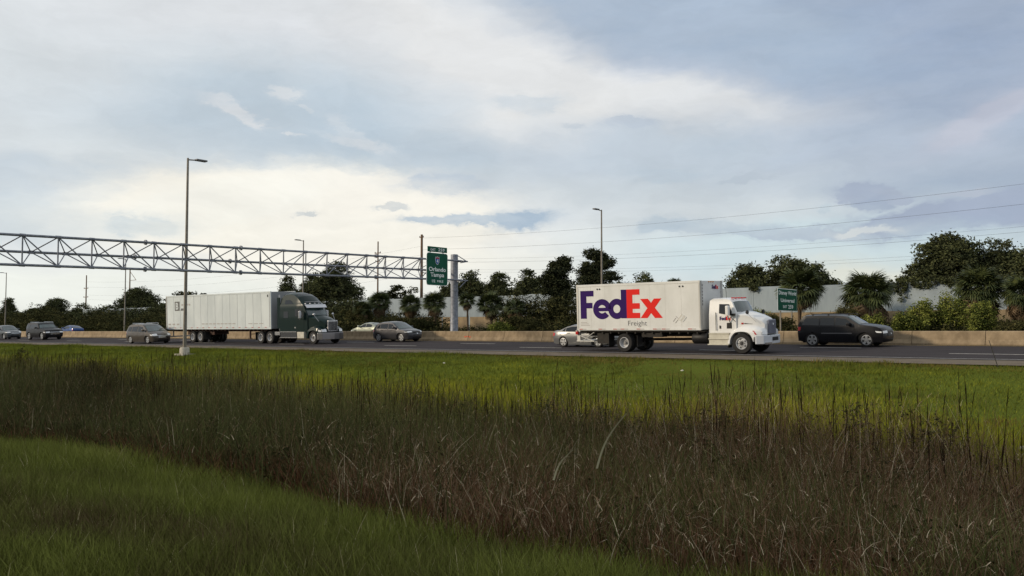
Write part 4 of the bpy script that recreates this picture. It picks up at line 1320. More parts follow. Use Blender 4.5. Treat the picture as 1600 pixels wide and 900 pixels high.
        MB().tube((20.95, sg * 1.15, 2.70), (21.02, sg * 1.40, 2.74), .02).tube((20.95, sg * 1.15, 2.05), (21.02, sg * 1.40, 2.10), .02).build('mirror_arm', m_tchrome, mm)
        hm = MB(); hm.lathe([(0, -.05), (.08, -.05), (.11, 0), (.10, .05), (0, .06)], 22.3, sg * .98, 2.42, 14, 'x')
        hm = hm.build('hood_mirror', m_tchrome, s, smooth=40)
        MB().tube((22.3, sg * .98, 2.4), (22.75, sg * .85, 1.85), .013).build('stalk', m_tchrome, hm)
        # tank fairing and step box
        y0, y1 = sorted((sg * .72, sg * 1.22))
        f = MB().box(18.05, 20.28, y0, y1, .52, 1.02).build('tank_fairing', mat('dark_polished_metal', (.10, .105, .115), .25, metal=.7), s, bevel=.05)
        y2, y3 = sorted((sg * 1.20, sg * 1.25))
        MB().box(18.02, 20.30, y2, y3, 1.0, 1.05).box(18.02, 20.30, y2, y3, .50, .56).build('fairing_trim', m_tchrome, f)
        MB().box(20.36, 21.25, y0, y1, .48, 1.0).build('battery_box', m_step, s, bevel=.02)
    # cab rear wall extender and stack
    for yq in (-1.16, 1.12): MB().box(17.62, 18.0, yq, yq + .04, 1.3, 3.9).build('side_extender', m_tgreen, s)
    MB().tube((17.75, -1.0, 1.1), (17.75, -1.0, 4.15), .07).build('exhaust_stack', m_tchrome, s, smooth=40)
    def Dh(x, y_, z):
        W = interp([(21.6, 1.0), (22.3, .86), (23.0, .70), (23.45, .60)], x)
        return Vector((x - .14 * y_ * y_ * interp([(22.8, 0), (23.4, 1)], x), y_ * W, z - .22 * abs(y_) ** 2.2 * interp([(1.6, 0), (1.85, 1)], z)))
    finish(shell([(21.62, .98), (23.38, .98), (23.44, 1.6), (23.36, 1.92), (23.1, 2.04), (22.5, 2.24), (22.0, 2.36), (21.62, 2.40)], Dh, .18, .13), 'hood', m_tgreen, s, smooth=38)
    def Df(x, y_, z):
        W = interp([(21.4, 1.24), (22.9, 1.24), (23.3, 1.16), (23.55, 1.04)], x) - .08 * interp([(1.1, 0), (1.5, 1)], z)
        return Vector((x - .16 * abs(y_) ** 3 * interp([(22.9, 0), (23.5, 1)], x), y_ * W, z - .9 * max(0, abs(y_) - .6) ** 2 * interp([(1.0, 0), (1.5, 1)], z)))
    poly = [(21.74, .46)] + arc(22.42, .53, .66, 178, 8, 16) + [(23.1, .90), (23.52, .92), (23.50, 1.16), (23.2, 1.30), (22.85, 1.46), (22.42, 1.52), (22.05, 1.44), (21.80, 1.18), (21.66, .85), (21.62, .50)]
    for sg in (-1, 1):
        def Dfs(x, y_, z, sg=sg): return Df(x, sg * (.55 + .45 * (y_ + 1) / 2), z)
        bm = shell(poly, Dfs, .15, .12, ys=(0, .5, .8))
        bmesh.ops.recalc_face_normals(bm, faces=bm.faces)
        finish(bm, 'fender', m_tgreen, s, smooth=38)
        cross_patch((23.52, .98), (23.44, 1.22), *sorted((sg * .62, sg * .98)), Df, .03, 'headlight', m_lens, s, n=5, thick=.05)
        side_patch([(23.12, 1.24), (23.48, 1.18), (23.50, .98), (23.2, 1.0)], Df, .016, sg, 'headlight_wrap', m_lens, s, .03)
        wheel(s, 22.42, sg * 1.06, .53, .29, sg, 'truck')
        for x in (15.3, 16.62):
            wheel(s, x, sg * 1.12, .53, .27, sg, 'dual'); wheel(s, x, sg * .79, .53, .27, sg, 'dual')
    MB().box(21.8, 23.1, -.80, .80, .55, 1.3).build('wheel_housing', m_dark, s)
    b = MB()
    b.prism([(23.10, -1.25), (23.48, -1.08), (23.66, -.5), (23.68, 0), (23.66, .5), (23.48, 1.08), (23.10, 1.25), (23.0, 1.25), (23.0, -1.25)], .36, .92, 'xy')
    b.build('bumper', mat('dull_chrome', (.30, .29, .30), .28, metal=.85), s, bevel=.03)
    g = MB().box(23.38, 23.50, -.50, .50, 1.0, 1.90).build('grille_surround', m_tchrome, s, bevel=.04)
    MB().box(23.48, 23.515, -.42, .42, 1.08, 1.80).build('grille_mesh', m_black, g)
    for yq in np.linspace(-.42, .42, 7): MB().box(23.51, 23.535, yq - .014, yq + .014, 1.08, 1.80).build('grille_bar', m_tchrome, g)
    b = MB()
    b.box(14.3, 21.8, -.48, -.36, .80, 1.06).box(14.3, 21.8, .36, .48, .80, 1.06).box(15.2, 16.7, -.55, .55, 1.06, 1.16)
    b.tube((15.3, -.9, .53), (15.3, .9, .53), .09).tube((16.62, -.9, .53), (16.62, .9, .53), .09).tube((22.42, -.9, .5), (22.42, .9, .5), .07)
    b.build('chassis', m_dark, s)
    for x in (14.55,): MB().box(x, x + .02, -1.25, -.65, .3, 1.0).build('mud_flap', m_black, s)
    MB().box(17.2, 17.9, -1.15, -.6, .72, 1.0).build('catwalk', m_tchrome, s, bevel=.01)
semi_truck()
# ------------------------------------------------------------ foliage materials
m_leafd = mat('dark_foliage', (.02, .03, .01), .75, spec=0, tint=[(.034, .037, .022), (.054, .061, .030), (.076, .084, .038), (.105, .115, .048)])
m_leafp = mat('pine_foliage', (.02, .03, .01), .75, spec=0, tint=[(.018, .021, .014), (.032, .037, .021), (.046, .052, .026), (.066, .073, .034)])
m_leafb = mat('bright_bush_foliage', (.05, .08, .02), .75, spec=0, tint=[(.030, .040, .014), (.085, .105, .026), (.19, .21, .050), (.33, .34, .085)])
m_leafu = mat('undergrowth_foliage', (.02, .03, .01), .8, spec=0, tint=[(.020, .022, .012), (.038, .042, .018), (.064, .062, .026), (.11, .10, .040)])
m_bark = mat('bark', (.055, .042, .032), .95, c2=(.03, .024, .02), scale=5, bump=.4, bscale=9, spec=.1)
m_palm = mat('palm_frond_green', (.04, .055, .02), .6, spec=.25, tint=[(.022, .032, .012), (.045, .060, .020), (.085, .095, .032)], rand=.35)
m_palmd = mat('palm_frond_dead', (.12, .085, .05), .9, spec=0, tint=[(.045, .032, .020), (.10, .070, .042), (.17, .125, .08)], rand=.3)
m_ptrunk = mat('palm_trunk', (.11, .08, .055), .95, c2=(.05, .037, .028), scale=6, bump=.5, bscale=12, spec=.1)

def leaf_cloud(lobes, n_cl, n_leaf, size, cl_r, rng, tmean=.45, droop=0.0, shell_bias=.55, flat=1.0, tvar=.25):
    """leaf clumps through ellipsoidal lobes (x, y, z, rx, ry, rz); returns vertices, quads, tint"""
    lob = np.array(lobes, float)
    wgt = lob[:, 3] * lob[:, 5]
    pick = rng.choice(len(lob), n_cl, p=wgt / wgt.sum())
    d = rng.normal(size=(n_cl, 3)); d /= np.linalg.norm(d, axis=1)[:, None]
    rad = shell_bias + (1 - shell_bias) * rng.random(n_cl) ** .5
    rad = np.where(rng.random(n_cl) < .25, rng.random(n_cl), rad) * (1 + rng.normal(0, .04, n_cl))
    C = lob[pick, :3] + d * lob[pick, 3:6] * rad[:, None]
    ct = rng.normal(tmean, tvar, n_cl)
    cr = cl_r * rng.uniform(.6, 1.4, n_cl)
    N = n_cl * n_leaf
    ci = np.repeat(np.arange(n_cl), n_leaf)
    o = rng.normal(size=(N, 3)) * .55
    P = C[ci] + o * cr[ci][:, None] * np.array([1, 1, .7 * flat])
    P[:, 2] -= droop * rng.random(N)
    a = rng.normal(size=(N, 3)); a[:, 2] *= .6; a /= np.linalg.norm(a, axis=1)[:, None]
    b = np.cross(a, rng.normal(size=(N, 3))); b /= np.linalg.norm(b, axis=1)[:, None]
    s = size * rng.uniform(.6, 1.35, N)[:, None]
    V = np.empty((N, 4, 3))
    V[:, 0] = P - a * s; V[:, 1] = P + b * s * .42; V[:, 2] = P + a * s; V[:, 3] = P - b * s * .42
    Fq = np.arange(N * 4).reshape(N, 4)
    T = np.repeat(np.clip(ct[ci] + rng.normal(0, .12, N), 0, 1), 4)
    return V.reshape(-1, 3), Fq, T

def trunk(parent, h, r, limbs, rng, lean=0.0, name='trunk'):
    b = MB()
    pts = [Vector((0, 0, -.2))]
    n = 5
    for i in range(1, n + 1):
        pts.append(Vector((rng.normal(0, .04) * h * .3 + lean * h * i / n, rng.normal(0, .04) * h * .3, h * i / n)))
    rr = [r * (1 - .62 * i / n) for i in range(n + 1)]
    b.path(pts, rr, 7)
    for (x, y, z) in limbs:
        t = rng.uniform(.35, .9)
        p = pts[0].lerp(pts[-1], t)
        k = int(t * n)
        p = pts[k].lerp(pts[min(k + 1, n)], t * n - k)
        e = Vector((x, y, z))
        m = p.lerp(e, .5) + Vector((rng.normal(0, .2), rng.normal(0, .2), .1 * (e - p).length))
        q = r * (1 - .62 * t)
        b.path([p, m, e], [q * .6, q * .38, q * .10], 5)
        for _ in range(2):
            e2 = e + Vector((rng.normal(0, .9), rng.normal(0, .9), rng.uniform(-.2, 1.0)))
            b.path([m, e2], [q * .28, q * .06], 4)
    o = b.build(name, m_bark, parent, smooth=60)
    return o

def tree(px, ytop, hw, Y, label, kind='oak', name='tree', base=None, seed=0, dens=1.0, cat='tree', group=None):
    """a tree whose crown tops out at image row ytop and spreads hw pixels to each side, standing at distance Y"""
    rng = np.random.default_rng(seed + int(px))
    x = X_at(px, Y)
    g = gzs(x, Y)
    H = Z_at(px, ytop, Y) - g
    k = PPM(px, Y)
    # width is seen across the line of sight; depth of field of view counts
    dep = Y / math.cos(math.atan((px - 800) / F_PX) - A) * math.cos(math.atan((px - 800) / F_PX))
    Wd = hw * dep / F_PX
    s = empty(name, (x, Y, g), label, cat, group)
    lobes, limbs = [], []
    if kind == 'oak':
        cb = H * (.22 if base is None else base)
        n = max(5, int(7 + Wd))
        for i in range(n):
            a = rng.uniform(0, 2 * math.pi); q = Wd * .66 * math.sqrt(rng.random())
            zc = cb + (H - cb) * rng.uniform(.12, .80) - .16 * H * (q / Wd) ** 2
            rr = Wd * rng.uniform(.26, .42)
            rz = min(rr * .8, (H - cb) * .33)
            zc = min(zc, H - rz)
            lobes.append((q * math.cos(a), q * math.sin(a) * .8, zc, rr, rr, rz))
        lobes.append((rng.normal(0, .12) * Wd, 0, H - (H - cb) * .26, Wd * .42, Wd * .42, (H - cb) * .26))
        lobes.append((0, 0, cb + (H - cb) * .38, Wd * .92, Wd * .75, (H - cb) * .37))
        ncl = int((150 + 38 * Wd * H * .5) * dens); nl = 24; m = m_leafd; size, cr = .19, .60
    elif kind == 'pine':
        cb = H * .12
        n = int(8 + H * .9)
        for i in range(n):
            t = (i + .5) / n
            rad = Wd * (.30 + .70 * math.sin(math.pi * min(1, (1 - t) * 1.0 + .12) ** .8)) * rng.uniform(.75, 1.1)
            a = rng.uniform(0, 2 * math.pi)
            q = rad * rng.uniform(.15, .5)
            lobes.append((q * math.cos(a), q * math.sin(a), cb + (H - cb) * (.05 + .90 * t), rad * rng.uniform(.45, .65), rad * .55, (H - cb) * rng.uniform(.05, .085)))
        ncl = int((130 + 15 * Wd * H) * dens); nl = 24; m = m_leafp; size, cr = .17, .48
    elif kind == 'wispy':
        cb = H * .4
        for i in range(10):
            a = rng.uniform(0, 2 * math.pi); q = Wd * rng.uniform(.3, .95)
            lobes.append((q * math.cos(a), q * math.sin(a) * .6, H * rng.uniform(.62, .97), Wd * .2, Wd * .2, H * .07))
        lobes += [(0, 0, H * .66, Wd * .55, Wd * .45, H * .16), (Wd * .3, 0, H * .80, Wd * .35, Wd * .3, H * .1), (-Wd * .35, 0, H * .78, Wd * .3, Wd * .3, H * .1)]
        ncl = int(130 * dens + 45 * Wd); nl = 9; m = m_leafu; size, cr = .24, .4
    limbs = [(l[0] * .85, l[1] * .85, l[2] - l[5] * .1) for l in lobes[:10]]
    trunk(s, H * (.72 if kind != 'pine' else .93), .05 * H ** .9 * (.9 if kind == 'oak' else .55), limbs, rng)
    V, Fq, T = leaf_cloud(lobes, ncl, nl, size, cr, rng, tmean=.42, flat=.8)
    np_mesh('crown', V, Fq, m, s, T)
    return s

# trees beyond the sound wall and along the far side, each where the photograph has it
tree(1180, 410, 54, 112, 'left part of the dark oak group above the wall, right of the truck box', seed=1)
tree(1232, 396, 66, 113, 'broad dark oak rising above the wall directly behind the Disney World sign', seed=2)
tree(1278, 410, 46, 115, 'smaller dark oak at the right flank of the oak behind the Disney World sign', seed=3)
tree(1483, 364, 74, 114, 'tallest dark oak at the right, above the wall and the bright bushes', seed=4, dens=1.1)
tree(1556, 371, 74, 117, 'wide dark oak at the right beside the tallest one', seed=5, dens=1.1)
tree(1434, 406, 42, 113, 'low dark oak stepping down at the left of the tallest oak', seed=6)
tree(1612, 388, 46, 112, 'dark oak cut by the right edge of the frame', seed=7)
tree(1012, 427, 26, 116, 'small dark tree top showing above the middle of the white truck box', seed=8)
tree(873, 400, 34, 95, 'dark dense pine left of the white truck, standing in front of the lamp', 'pine', 'pine_tree', seed=9, dens=1.5)
tree(937, 388, 38, 104, 'dark ragged pine behind the lamp post at the rear of the white truck', 'pine', 'pine_tree', seed=10, dens=1.4)
tree(735, 424, 30, 108, 'dark round tree just right of the gantry post', seed=11)
tree(780, 424, 26, 106, 'dark tree second to the right of the gantry post', seed=12)
tree(826, 421, 30, 104, 'dark tree next to the left side of the dense pine', seed=13)
tree(700, 446, 26, 104, 'dark tree partly behind the gantry post', seed=14)
tree(527, 408, 50, 104, 'largest dark tree left of centre, behind the nose of the green tractor', seed=15, dens=1.3)
tree(488, 424, 26, 108, 'dark tree between the distant lamp and the largest tree', seed=16)
tree(451, 430, 26, 106, 'dark round tree above the sleeper roof of the green tractor', seed=17)
tree(216, 448, 42, 104, 'round dark tree above the grey minivan', seed=18, dens=1.2)
tree(252, 474, 26, 100, 'low dark tree just left of the trailer rear', seed=19)
tree(172, 476, 22, 104, 'small dark tree at the left flank of the round tree', seed=20)
tree(128, 474, 24, 106, 'dark tree right of the small far utility pole base', seed=21)
tree(84, 466, 30, 106, 'dark tree behind the large black utility car', seed=22)
tree(52, 482, 26, 100, 'low dark tree behind and left of the large black utility car', seed=23)
tree(14, 464, 15, 102, 'upright dark tree at the far left edge', seed=24)
tree(36, 488, 20, 98, 'lowest dark tree near the far left street lamp', seed=25)
tree(295, 456, 42, 106, 'sparse leafy tree whose twigs show above the rear of the white trailer', 'wispy', seed=26)
tree(626, 446, 34, 112, 'thin sparse tree between the two utility poles', 'wispy', seed=27)
tree(588, 462, 20, 108, 'small pale sparse tree left of the dark utility pole foot', 'wispy', seed=28)

# ------------------------------------------------------------ fan palms, every frond a part
def frond_mesh(name, dead, rng):
    V, Fq, T = [], [], []
    def quad(p, t):
        b = len(V); V.extend(p); Fq.append((b, b + 1, b + 2, b + 3)); T.extend([t] * 4)
    # petiole along +X then the fan
    pl = .52
    quad([(0, -.018, 0), (0, .018, 0), (pl, .012, -.02), (pl, -.012, -.02)], .6)
    n = 18
    for i in range(n):
        a = R(-118 + 236 * i / (n - 1))
        L = .52 * (1 - .25 * abs(a) / R(118)) * rng.uniform(.9, 1.1)
        dr = (.16 if not dead else .30) * rng.uniform(.7, 1.5)
        c, s = math.cos(a), math.sin(a)
        wv_ = .030
        base = np.array([pl, 0, -.02]); mid = base + np.array([c * L * .6, s * L * .6, -dr * .12]); tip = base + np.array([c * L, s * L, -dr])
        pn = np.array([-s, c, 0]) * wv_
        t = rng.uniform(.2, .9)
        quad([tuple(base - pn * .3), tuple(base + pn * .3), tuple(mid + pn), tuple(mid - pn)], t)
        quad([tuple(mid - pn), tuple(mid + pn), tuple(tip + pn * .12), tuple(tip - pn * .12)], t)
    me = bpy.data.meshes.new(name)
    me.from_pydata(V, [], Fq)
    at = me.attributes.new('tint', 'FLOAT', 'POINT')
    at.data.foreach_set('value', np.array(T, np.float32))
    me.materials.append(m_palmd if dead else m_palm)
    return me
frng = np.random.default_rng(5)
FG = [frond_mesh('frond', False, frng) for _ in range(3)]
FD = [frond_mesh('dead_frond', True, frng) for _ in range(3)]

def palm(px, ytop, hw, Y, label, skirt=.5, seed=0, nf=46, nd=26, tr=.17, zcf=1.0):
    nf, nd = int(nf * 1.45), int(nd * 1.4)
    rng = np.random.default_rng(seed + int(px) * 3)
    x = X_at(px, Y); g = gzs(x, Y)
    H = Z_at(px, ytop, Y) - g
    dep = Y / math.cos(math.atan((px - 800) / F_PX) - A) * math.cos(math.atan((px - 800) / F_PX))
    Rf = hw * dep / F_PX
    hc = max(1.0, H - Rf * .86)
    s = empty('palm_tree', (x, Y, g), label, 'palm tree', 'cabbage palms in front of the sound wall')
    b = MB()
    n = 9
    lean = rng.normal(0, .03)
    pts = [(lean * hc * (i / n) ** 2, 0, -.2 + (hc + .2) * i / n) for i in range(n + 1)]
    b.path(pts, [tr * (1.15 if i % 2 else .95) for i in range(n + 1)], 9)
    b.build('trunk', m_ptrunk, s, smooth=50)
    top = Vector(pts[-1])
    for i in range(nf + nd):
        dead = i >= nf
        ph = i * 2.39996 + rng.normal(0, .2)
        if dead:
            el = R(rng.uniform(-88, -42)); k = rng.uniform(.65, .95) * skirt * 2
            me = FD[i % 3]
        else:
            t = i / nf
            el = R(78 - 112 * t ** .85 + rng.normal(0, 7)); k = rng.uniform(.85, 1.06)
            me = FG[i % 3]
        o = bpy.data.objects.new('frond', me)
        COL.objects.link(o)
        o.parent = s
        off = Vector((math.cos(ph), math.sin(ph), 0)) * tr * .8
        o.location = top + off + Vector((0, 0, -.25 * Rf * (1 if dead else 0) * rng.random()))
        o.rotation_euler = (rng.normal(0, .35), -el, ph)
        o.scale = (Rf * k,) * 3
    return s
palm(1249, 419, 38, 90, 'tall cabbage palm beside the Disney World sign, its thin trunk visible', .45, 1, 60, 22)
palm(1356, 424, 40, 88, 'round shaggy cabbage palm with a thick skirt of dead fronds, right of the sign', .75, 2, 70, 70, .3)
palm(1530, 418, 38, 90, 'shaggy cabbage palm behind the rightmost bright bush', .7, 3, 70, 60, .3)
palm(1600, 430, 34, 90, 'cabbage palm cut by the right edge of the frame', .65, 4, 56, 44, .25)
palm(594, 456, 20, 88, 'cabbage palm directly above the grey brown crossover', .55, 5, 44, 24)
palm(641, 461, 19, 90, 'cabbage palm with pale dead fronds between the two left palms and the sign', .5, 6, 44, 30)
palm(681, 456, 21, 88, 'cabbage palm directly left of the gantry post', .5, 7, 46, 20)
palm(731, 456, 16, 86, 'slender cabbage palm with a bare trunk, first right of the gantry post', .5, 8, 40, 14, .12)
palm(768, 456, 24, 88, 'cabbage palm second right of the gantry post with a dark trunk', .45, 9, 46, 26)
palm(566, 470, 16, 86, 'small cabbage palm nearest the green tractor nose', .6, 10, 36, 26)
palm(1053, 434, 15, 106, 'palm tuft showing above the front half of the white truck box', .3, 11, 34, 6)
palm(806, 466, 18, 84, 'low shaggy palm between the trunked palms and the pine', .6, 12, 36, 30, .2)

# ------------------------------------------------------------ bushes one can tell apart
def bush(px, ytop, hw, Y, label, m, seed=0, ybase=518, name='bush', group=None, tmean=.5, dens=1.0, leaf=.085):
    rng = np.random.default_rng(seed * 7 + int(px))
    x = X_at(px, Y); g = gzs(x, Y)
    H = Z_at(px, ytop, Y) - g
    dep = Y / math.cos(math.atan((px - 800) / F_PX) - A) * math.cos(math.atan((px - 800) / F_PX))
    Wd = hw * dep / F_PX
    s = empty(name, (x, Y, g), label, 'bush', group)
    lobes = [(0, 0, H * .50, Wd * .72, Wd * .62, H * .46)]
    for i in range(8):
        a = rng.uniform(0, 2 * math.pi); q = Wd * rng.uniform(.3, .75)
        rz = H * rng.uniform(.14, .26)
        lobes.append((q * math.cos(a), q * math.sin(a), min(H - rz, H * rng.uniform(.2, .9) * (1 - .3 * (q / Wd) ** 2)), Wd * .3, Wd * .3, rz))
    b = MB()
    for i in range(8):
        a = rng.uniform(0, 6.28); q = Wd * rng.uniform(.2, .6)
        b.path([(0, 0, -.1), (q * .5 * math.cos(a), q * .5 * math.sin(a), H * .4), (q * math.cos(a), q * math.sin(a), H * .85)], [.05, .03, .01], 5)
    b.build('stem', m_bark, s)
    V, Fq, T = leaf_cloud(lobes, int((90 + 52 * Wd * H) * dens), 26, leaf, .34, rng, tmean=tmean, shell_bias=.5)
    V[:, 2] = np.maximum(V[:, 2], -.1)
    np_mesh('foliage', V, Fq, m, s, T)
gb = 'bright bushes behind the barrier'
bush(1438, 467, 23, 82, 'bright yellow green bush, leftmost of the tall ones right of the black car', m_leafb, 1, group=gb)
bush(1484, 456, 30, 83, 'tallest bright yellow green bush below the shaggy palms', m_leafb, 2, group=gb)
bush(1534, 469, 25, 82, 'bright bush just right of the tallest bright bush', m_leafb, 3, group=gb, tmean=.42)
bush(1413, 487, 22, 80.5, 'low green bush above the nose of the black car', m_leafb, 4, group=gb, tmean=.35)
bush(1361, 489, 22, 80.5, 'low bright bush above the windscreen of the black car', m_leafb, 5, group=gb)
bush(1576, 500, 26, 81, 'low dull bush near the right edge', m_leafu, 6, tmean=.6)
bush(1322, 474, 22, 84, 'grey green bush left of the round shaggy palm', m_leafu, 7, tmean=.75)
bush(1180, 480, 30, 84, 'green bush above the hood of the white truck', m_leafb, 8, tmean=.35)
bush(1215, 492, 24, 82, 'dark bush under the Disney World sign', m_leafu, 9, tmean=.5)
bush(1268, 494, 20, 83, 'dark low bush right of the Disney World sign posts', m_leafu, 10, tmean=.4)
bush(776, 502, 17, 80, 'small green bush right of the slender palm trunk', m_leafb, 11, tmean=.35)
bush(822, 494, 34, 82, 'dark green bush left of the pine', m_leafu, 12, tmean=.45)
bush(792, 505, 20, 80, 'low green shrub between the slender palms', m_leafb, 13, tmean=.3)
bush(560, 478, 30, 86, 'olive bush right of the green tractor nose', m_leafu, 14, tmean=.6)
bush(650, 495, 40, 81, 'dark spreading bush above the crossover hood', m_leafu, 15, tmean=.15)
bush(605, 492, 30, 81, 'dark bush directly above the crossover roof', m_leafu, 16, tmean=.25)
bush(1128, 498, 20, 84, 'dark bush seen between the truck box and cab', m_leafu, 17, tmean=.3)

# ------------------------------------------------------------ creeper hanging over the wall top
def vine(px0, px1, label, seed, drop):
    rng = np.random.default_rng(seed)
    Y = 99.75
    x0, x1 = X_at(px0, Y), X_at(px1, Y)
    zt = ZC - .6 + 5.9
    lobes = []
    x = x0
    while x < x1:
        d = drop * rng.uniform(.3, 1.0)
        lobes.append((x - x0, 0, .12 - d * .4, rng.uniform(.5, 1.0), .24, .25 + d * .5)); x += rng.uniform(.6, 1.3)
    V, Fq, T = leaf_cloud(lobes, len(lobes) * 26, 12, .13, .22, rng, tmean=.45, droop=.3)
    o = np_mesh('creeper', V, Fq, m_leafd, None, T)
    o.location = (x0, Y, zt)
    tag(o, label, 'creeper')
vine(1385, 1450, 'dark creeper spilling over the wall top between two shaggy palms', 1, 1.0)
vine(1410, 1420, 'narrow creeper strand hanging far down the wall joint', 2, 4.6)
vine(1178, 1190, 'short creeper tuft hanging over the wall behind the truck cab', 3, .8)
vine(1452, 1500, 'thin creeper fringe along the wall top under the tallest oak', 4, .5)
vine(1552, 1600, 'dark creeper over the wall top at the right edge', 5, 1.1)

# ------------------------------------------------------------ undergrowth that reads as one mass behind the barrier
def undergrowth():
    rng = np.random.default_rng(77)
    lobes = []
    def add(px, ytop, Y, rx):
        x = X_at(px, Y); g = gzs(x, Y); H = max(.5, Z_at(px, ytop, Y) - g)
        lobes.append((x, Y, g + H * .45, rx, rx * .8, H * .52))
    for px in range(-20, 560, 7):
        t = 500 + 10 * math.sin(px * .07) + rng.uniform(-6, 8)
        if px < 110: t -= 8
        for Y in (83 + rng.uniform(-2, 2), 92 + rng.uniform(-3, 3)): add(px, t - (Y - 83) * 1.0, Y, rng.uniform(2.2, 4.0))
    for px in range(560, 690, 7): add(px, 490 + rng.uniform(-12, 12), 93, 2.4)
    for px in range(560, 690, 8): add(px, 506 + rng.uniform(-3, 5), 82, 1.8)
    for px in range(690, 790, 8): add(px, 508 + rng.uniform(-3, 6), 94, 1.5)
    for px in range(790, 1110, 7):
        add(px, (466 if px < 905 else 476) + rng.uniform(-14, 16), 93 + rng.uniform(-2, 3), 2.3)
        add(px, 500 + rng.uniform(-8, 8), 83, 1.8)
    for px in range(1110, 1620, 9): add(px, 508 + rng.uniform(-5, 5), 82, 1.3)
    for px in range(1290, 1620, 10): add(px, 503 + rng.uniform(-8, 6), 88, 1.3)
    V, Fq, T = leaf_cloud(lobes, 13000, 20, .16, .50, rng, tmean=.42, shell_bias=.45, tvar=.28)
    o = np_mesh('undergrowth', V, Fq, m_leafu, None, T)
    tag(o, 'dark tangled undergrowth filling the strip behind the barrier', 'undergrowth', kind='stuff')
undergrowth()
def far_wood():
    rng = np.random.default_rng(78)
    lobes = []
    for px in np.arange(-60, 700, 6.0):
        Y = (97 + rng.uniform(-3, 2) if px < 560 and not 83 < px < 105 else 112 + rng.uniform(-4, 8))
        yt = np.interp(px, [-60, 0, 60, 150, 260, 440, 700], [486, 488, 488, 486, 478, 470, 470]) + rng.uniform(-5, 7)
        x = X_at(px, Y); g = gzs(x, Y); H = Z_at(px, yt, Y) - g
        lobes.append((x, Y, g + H * .5, 3.6, 3, H * .5))
    for px in np.arange(700, 1000, 8.0):
        Y = 112 + rng.uniform(-4, 8)
        yt = 437 + rng.uniform(-8, 12)
        x = X_at(px, Y); g = gzs(x, Y); H = Z_at(px, yt, Y) - g
        lobes.append((x, Y, g + H * .5, 2.4, 2, H * .5))
    V, Fq, T = leaf_cloud(lobes, 12500, 18, .23, .7, rng, tmean=.30, shell_bias=.6, tvar=.18)
    o = np_mesh('far_wood', V, Fq, m_leafd, None, T)
    tag(o, 'dark continuous wood closing the view behind the separate trees', 'wood', kind='stuff')
far_wood()

# ------------------------------------------------------------ grasses and reeds in the foreground
def blades(X, Y, h, w, tint, lean, curve, segs, rng, tip=.15, z=None, azw=None):
    n = len(X)
    Z = gz(X, Y) - .02 if z is None else z
    az = rng.uniform(0, 2 * math.pi, n)
    la = rng.uniform(0, 2 * math.pi, n) if azw is None else azw
    V = np.empty((n, segs + 1, 2, 3))
    sx, sy = np.cos(az) * w * .5, np.sin(az) * w * .5
    lx, ly = np.cos(la), np.sin(la)
    for s in range(segs + 1):
        t = s / segs
        off = h * (lean * t + curve * t * t)
        up = h * t * np.sqrt(np.clip(1 - (lean + curve * t) ** 2 * .6, .05, 1))
        k = (1 - (1 - tip) * t ** 1.6)
        for q, sg in enumerate((-1, 1)):
            V[:, s, q, 0] = X + lx * off + sg * sx * k
            V[:, s, q, 1] = Y + ly * off + sg * sy * k
            V[:, s, q, 2] = Z + up
    base = np.arange(n)[:, None] * (segs + 1) * 2
    Fs = [np.stack([base[:, 0] + 2 * s, base[:, 0] + 2 * s + 1, base[:, 0] + 2 * s + 3, base[:, 0] + 2 * s + 2], 1) for s in range(segs)]
    return V.reshape(-1, 3), np.concatenate(Fs), np.repeat(np.clip(tint, 0, 1), (segs + 1) * 2)

def merge(parts):
    V, Fq, T, b = [], [], [], 0
    for v, f, t in parts:
        V.append(v); Fq.append(f + b); T.append(t); b += len(v)
    return np.concatenate(V), np.concatenate(Fq), np.concatenate(T)

def wedge(n, y0, y1, rng, pw=1.0, edge=2.75):
    Y = y0 + (y1 - y0) * rng.random(n) ** pw
    X = -edge * Y - 2 + (edge * Y + 2 - .12 * Y + 1.5) * rng.random(n)
    return X, Y

def patchy(X, Y, s, seed):
    r = np.random.default_rng(seed)
    v = np.zeros_like(X)
    for k in range(5):
        a, b, c = r.normal(0, 1, 2), r.uniform(0, 6.28), .6 + .5 * k
        v += np.sin((X * a[0] + Y * a[1]) * s * c + b) / (1 + .4 * k)
    return v / 2.2

g_rng = np.random.default_rng(42)
m_near = mat('near_grass_blades', (.04, .06, .02), .8, spec=0, tint=[(.12, .085, .045), (.130, .130, .040), (.170, .190, .044), (.24, .260, .055), (.46, .40, .22)])
m_reed = mat('reed_leaves', (.04, .05, .02), .8, spec=0, tint=[(.048, .044, .022), (.080, .082, .032), (.115, .125, .042), (.22, .20, .08)])
m_dry = mat('dry_reed_leaves', (.10, .07, .05), .85, spec=0, tint=[(.090, .050, .028), (.165, .095, .054), (.27, .17, .10), (.66, .55, .38)])
m_redw = mat('reddish_weeds', (.06, .03, .02), .85, spec=0, tint=[(.070, .036, .022), (.13, .060, .034), (.20, .095, .052), (.28, .17, .085)])
m_yel = mat('ditch_grass_blades', (.12, .14, .02), .8, spec=0, tint=[(.13, .09, .03), (.175, .190, .022), (.28, .29, .024), (.38, .37, .03)])
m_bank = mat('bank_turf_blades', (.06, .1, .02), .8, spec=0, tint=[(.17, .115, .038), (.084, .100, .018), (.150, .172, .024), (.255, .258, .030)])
m_head = mat('cattail_heads', (.022, .013, .009), .9, spec=0)

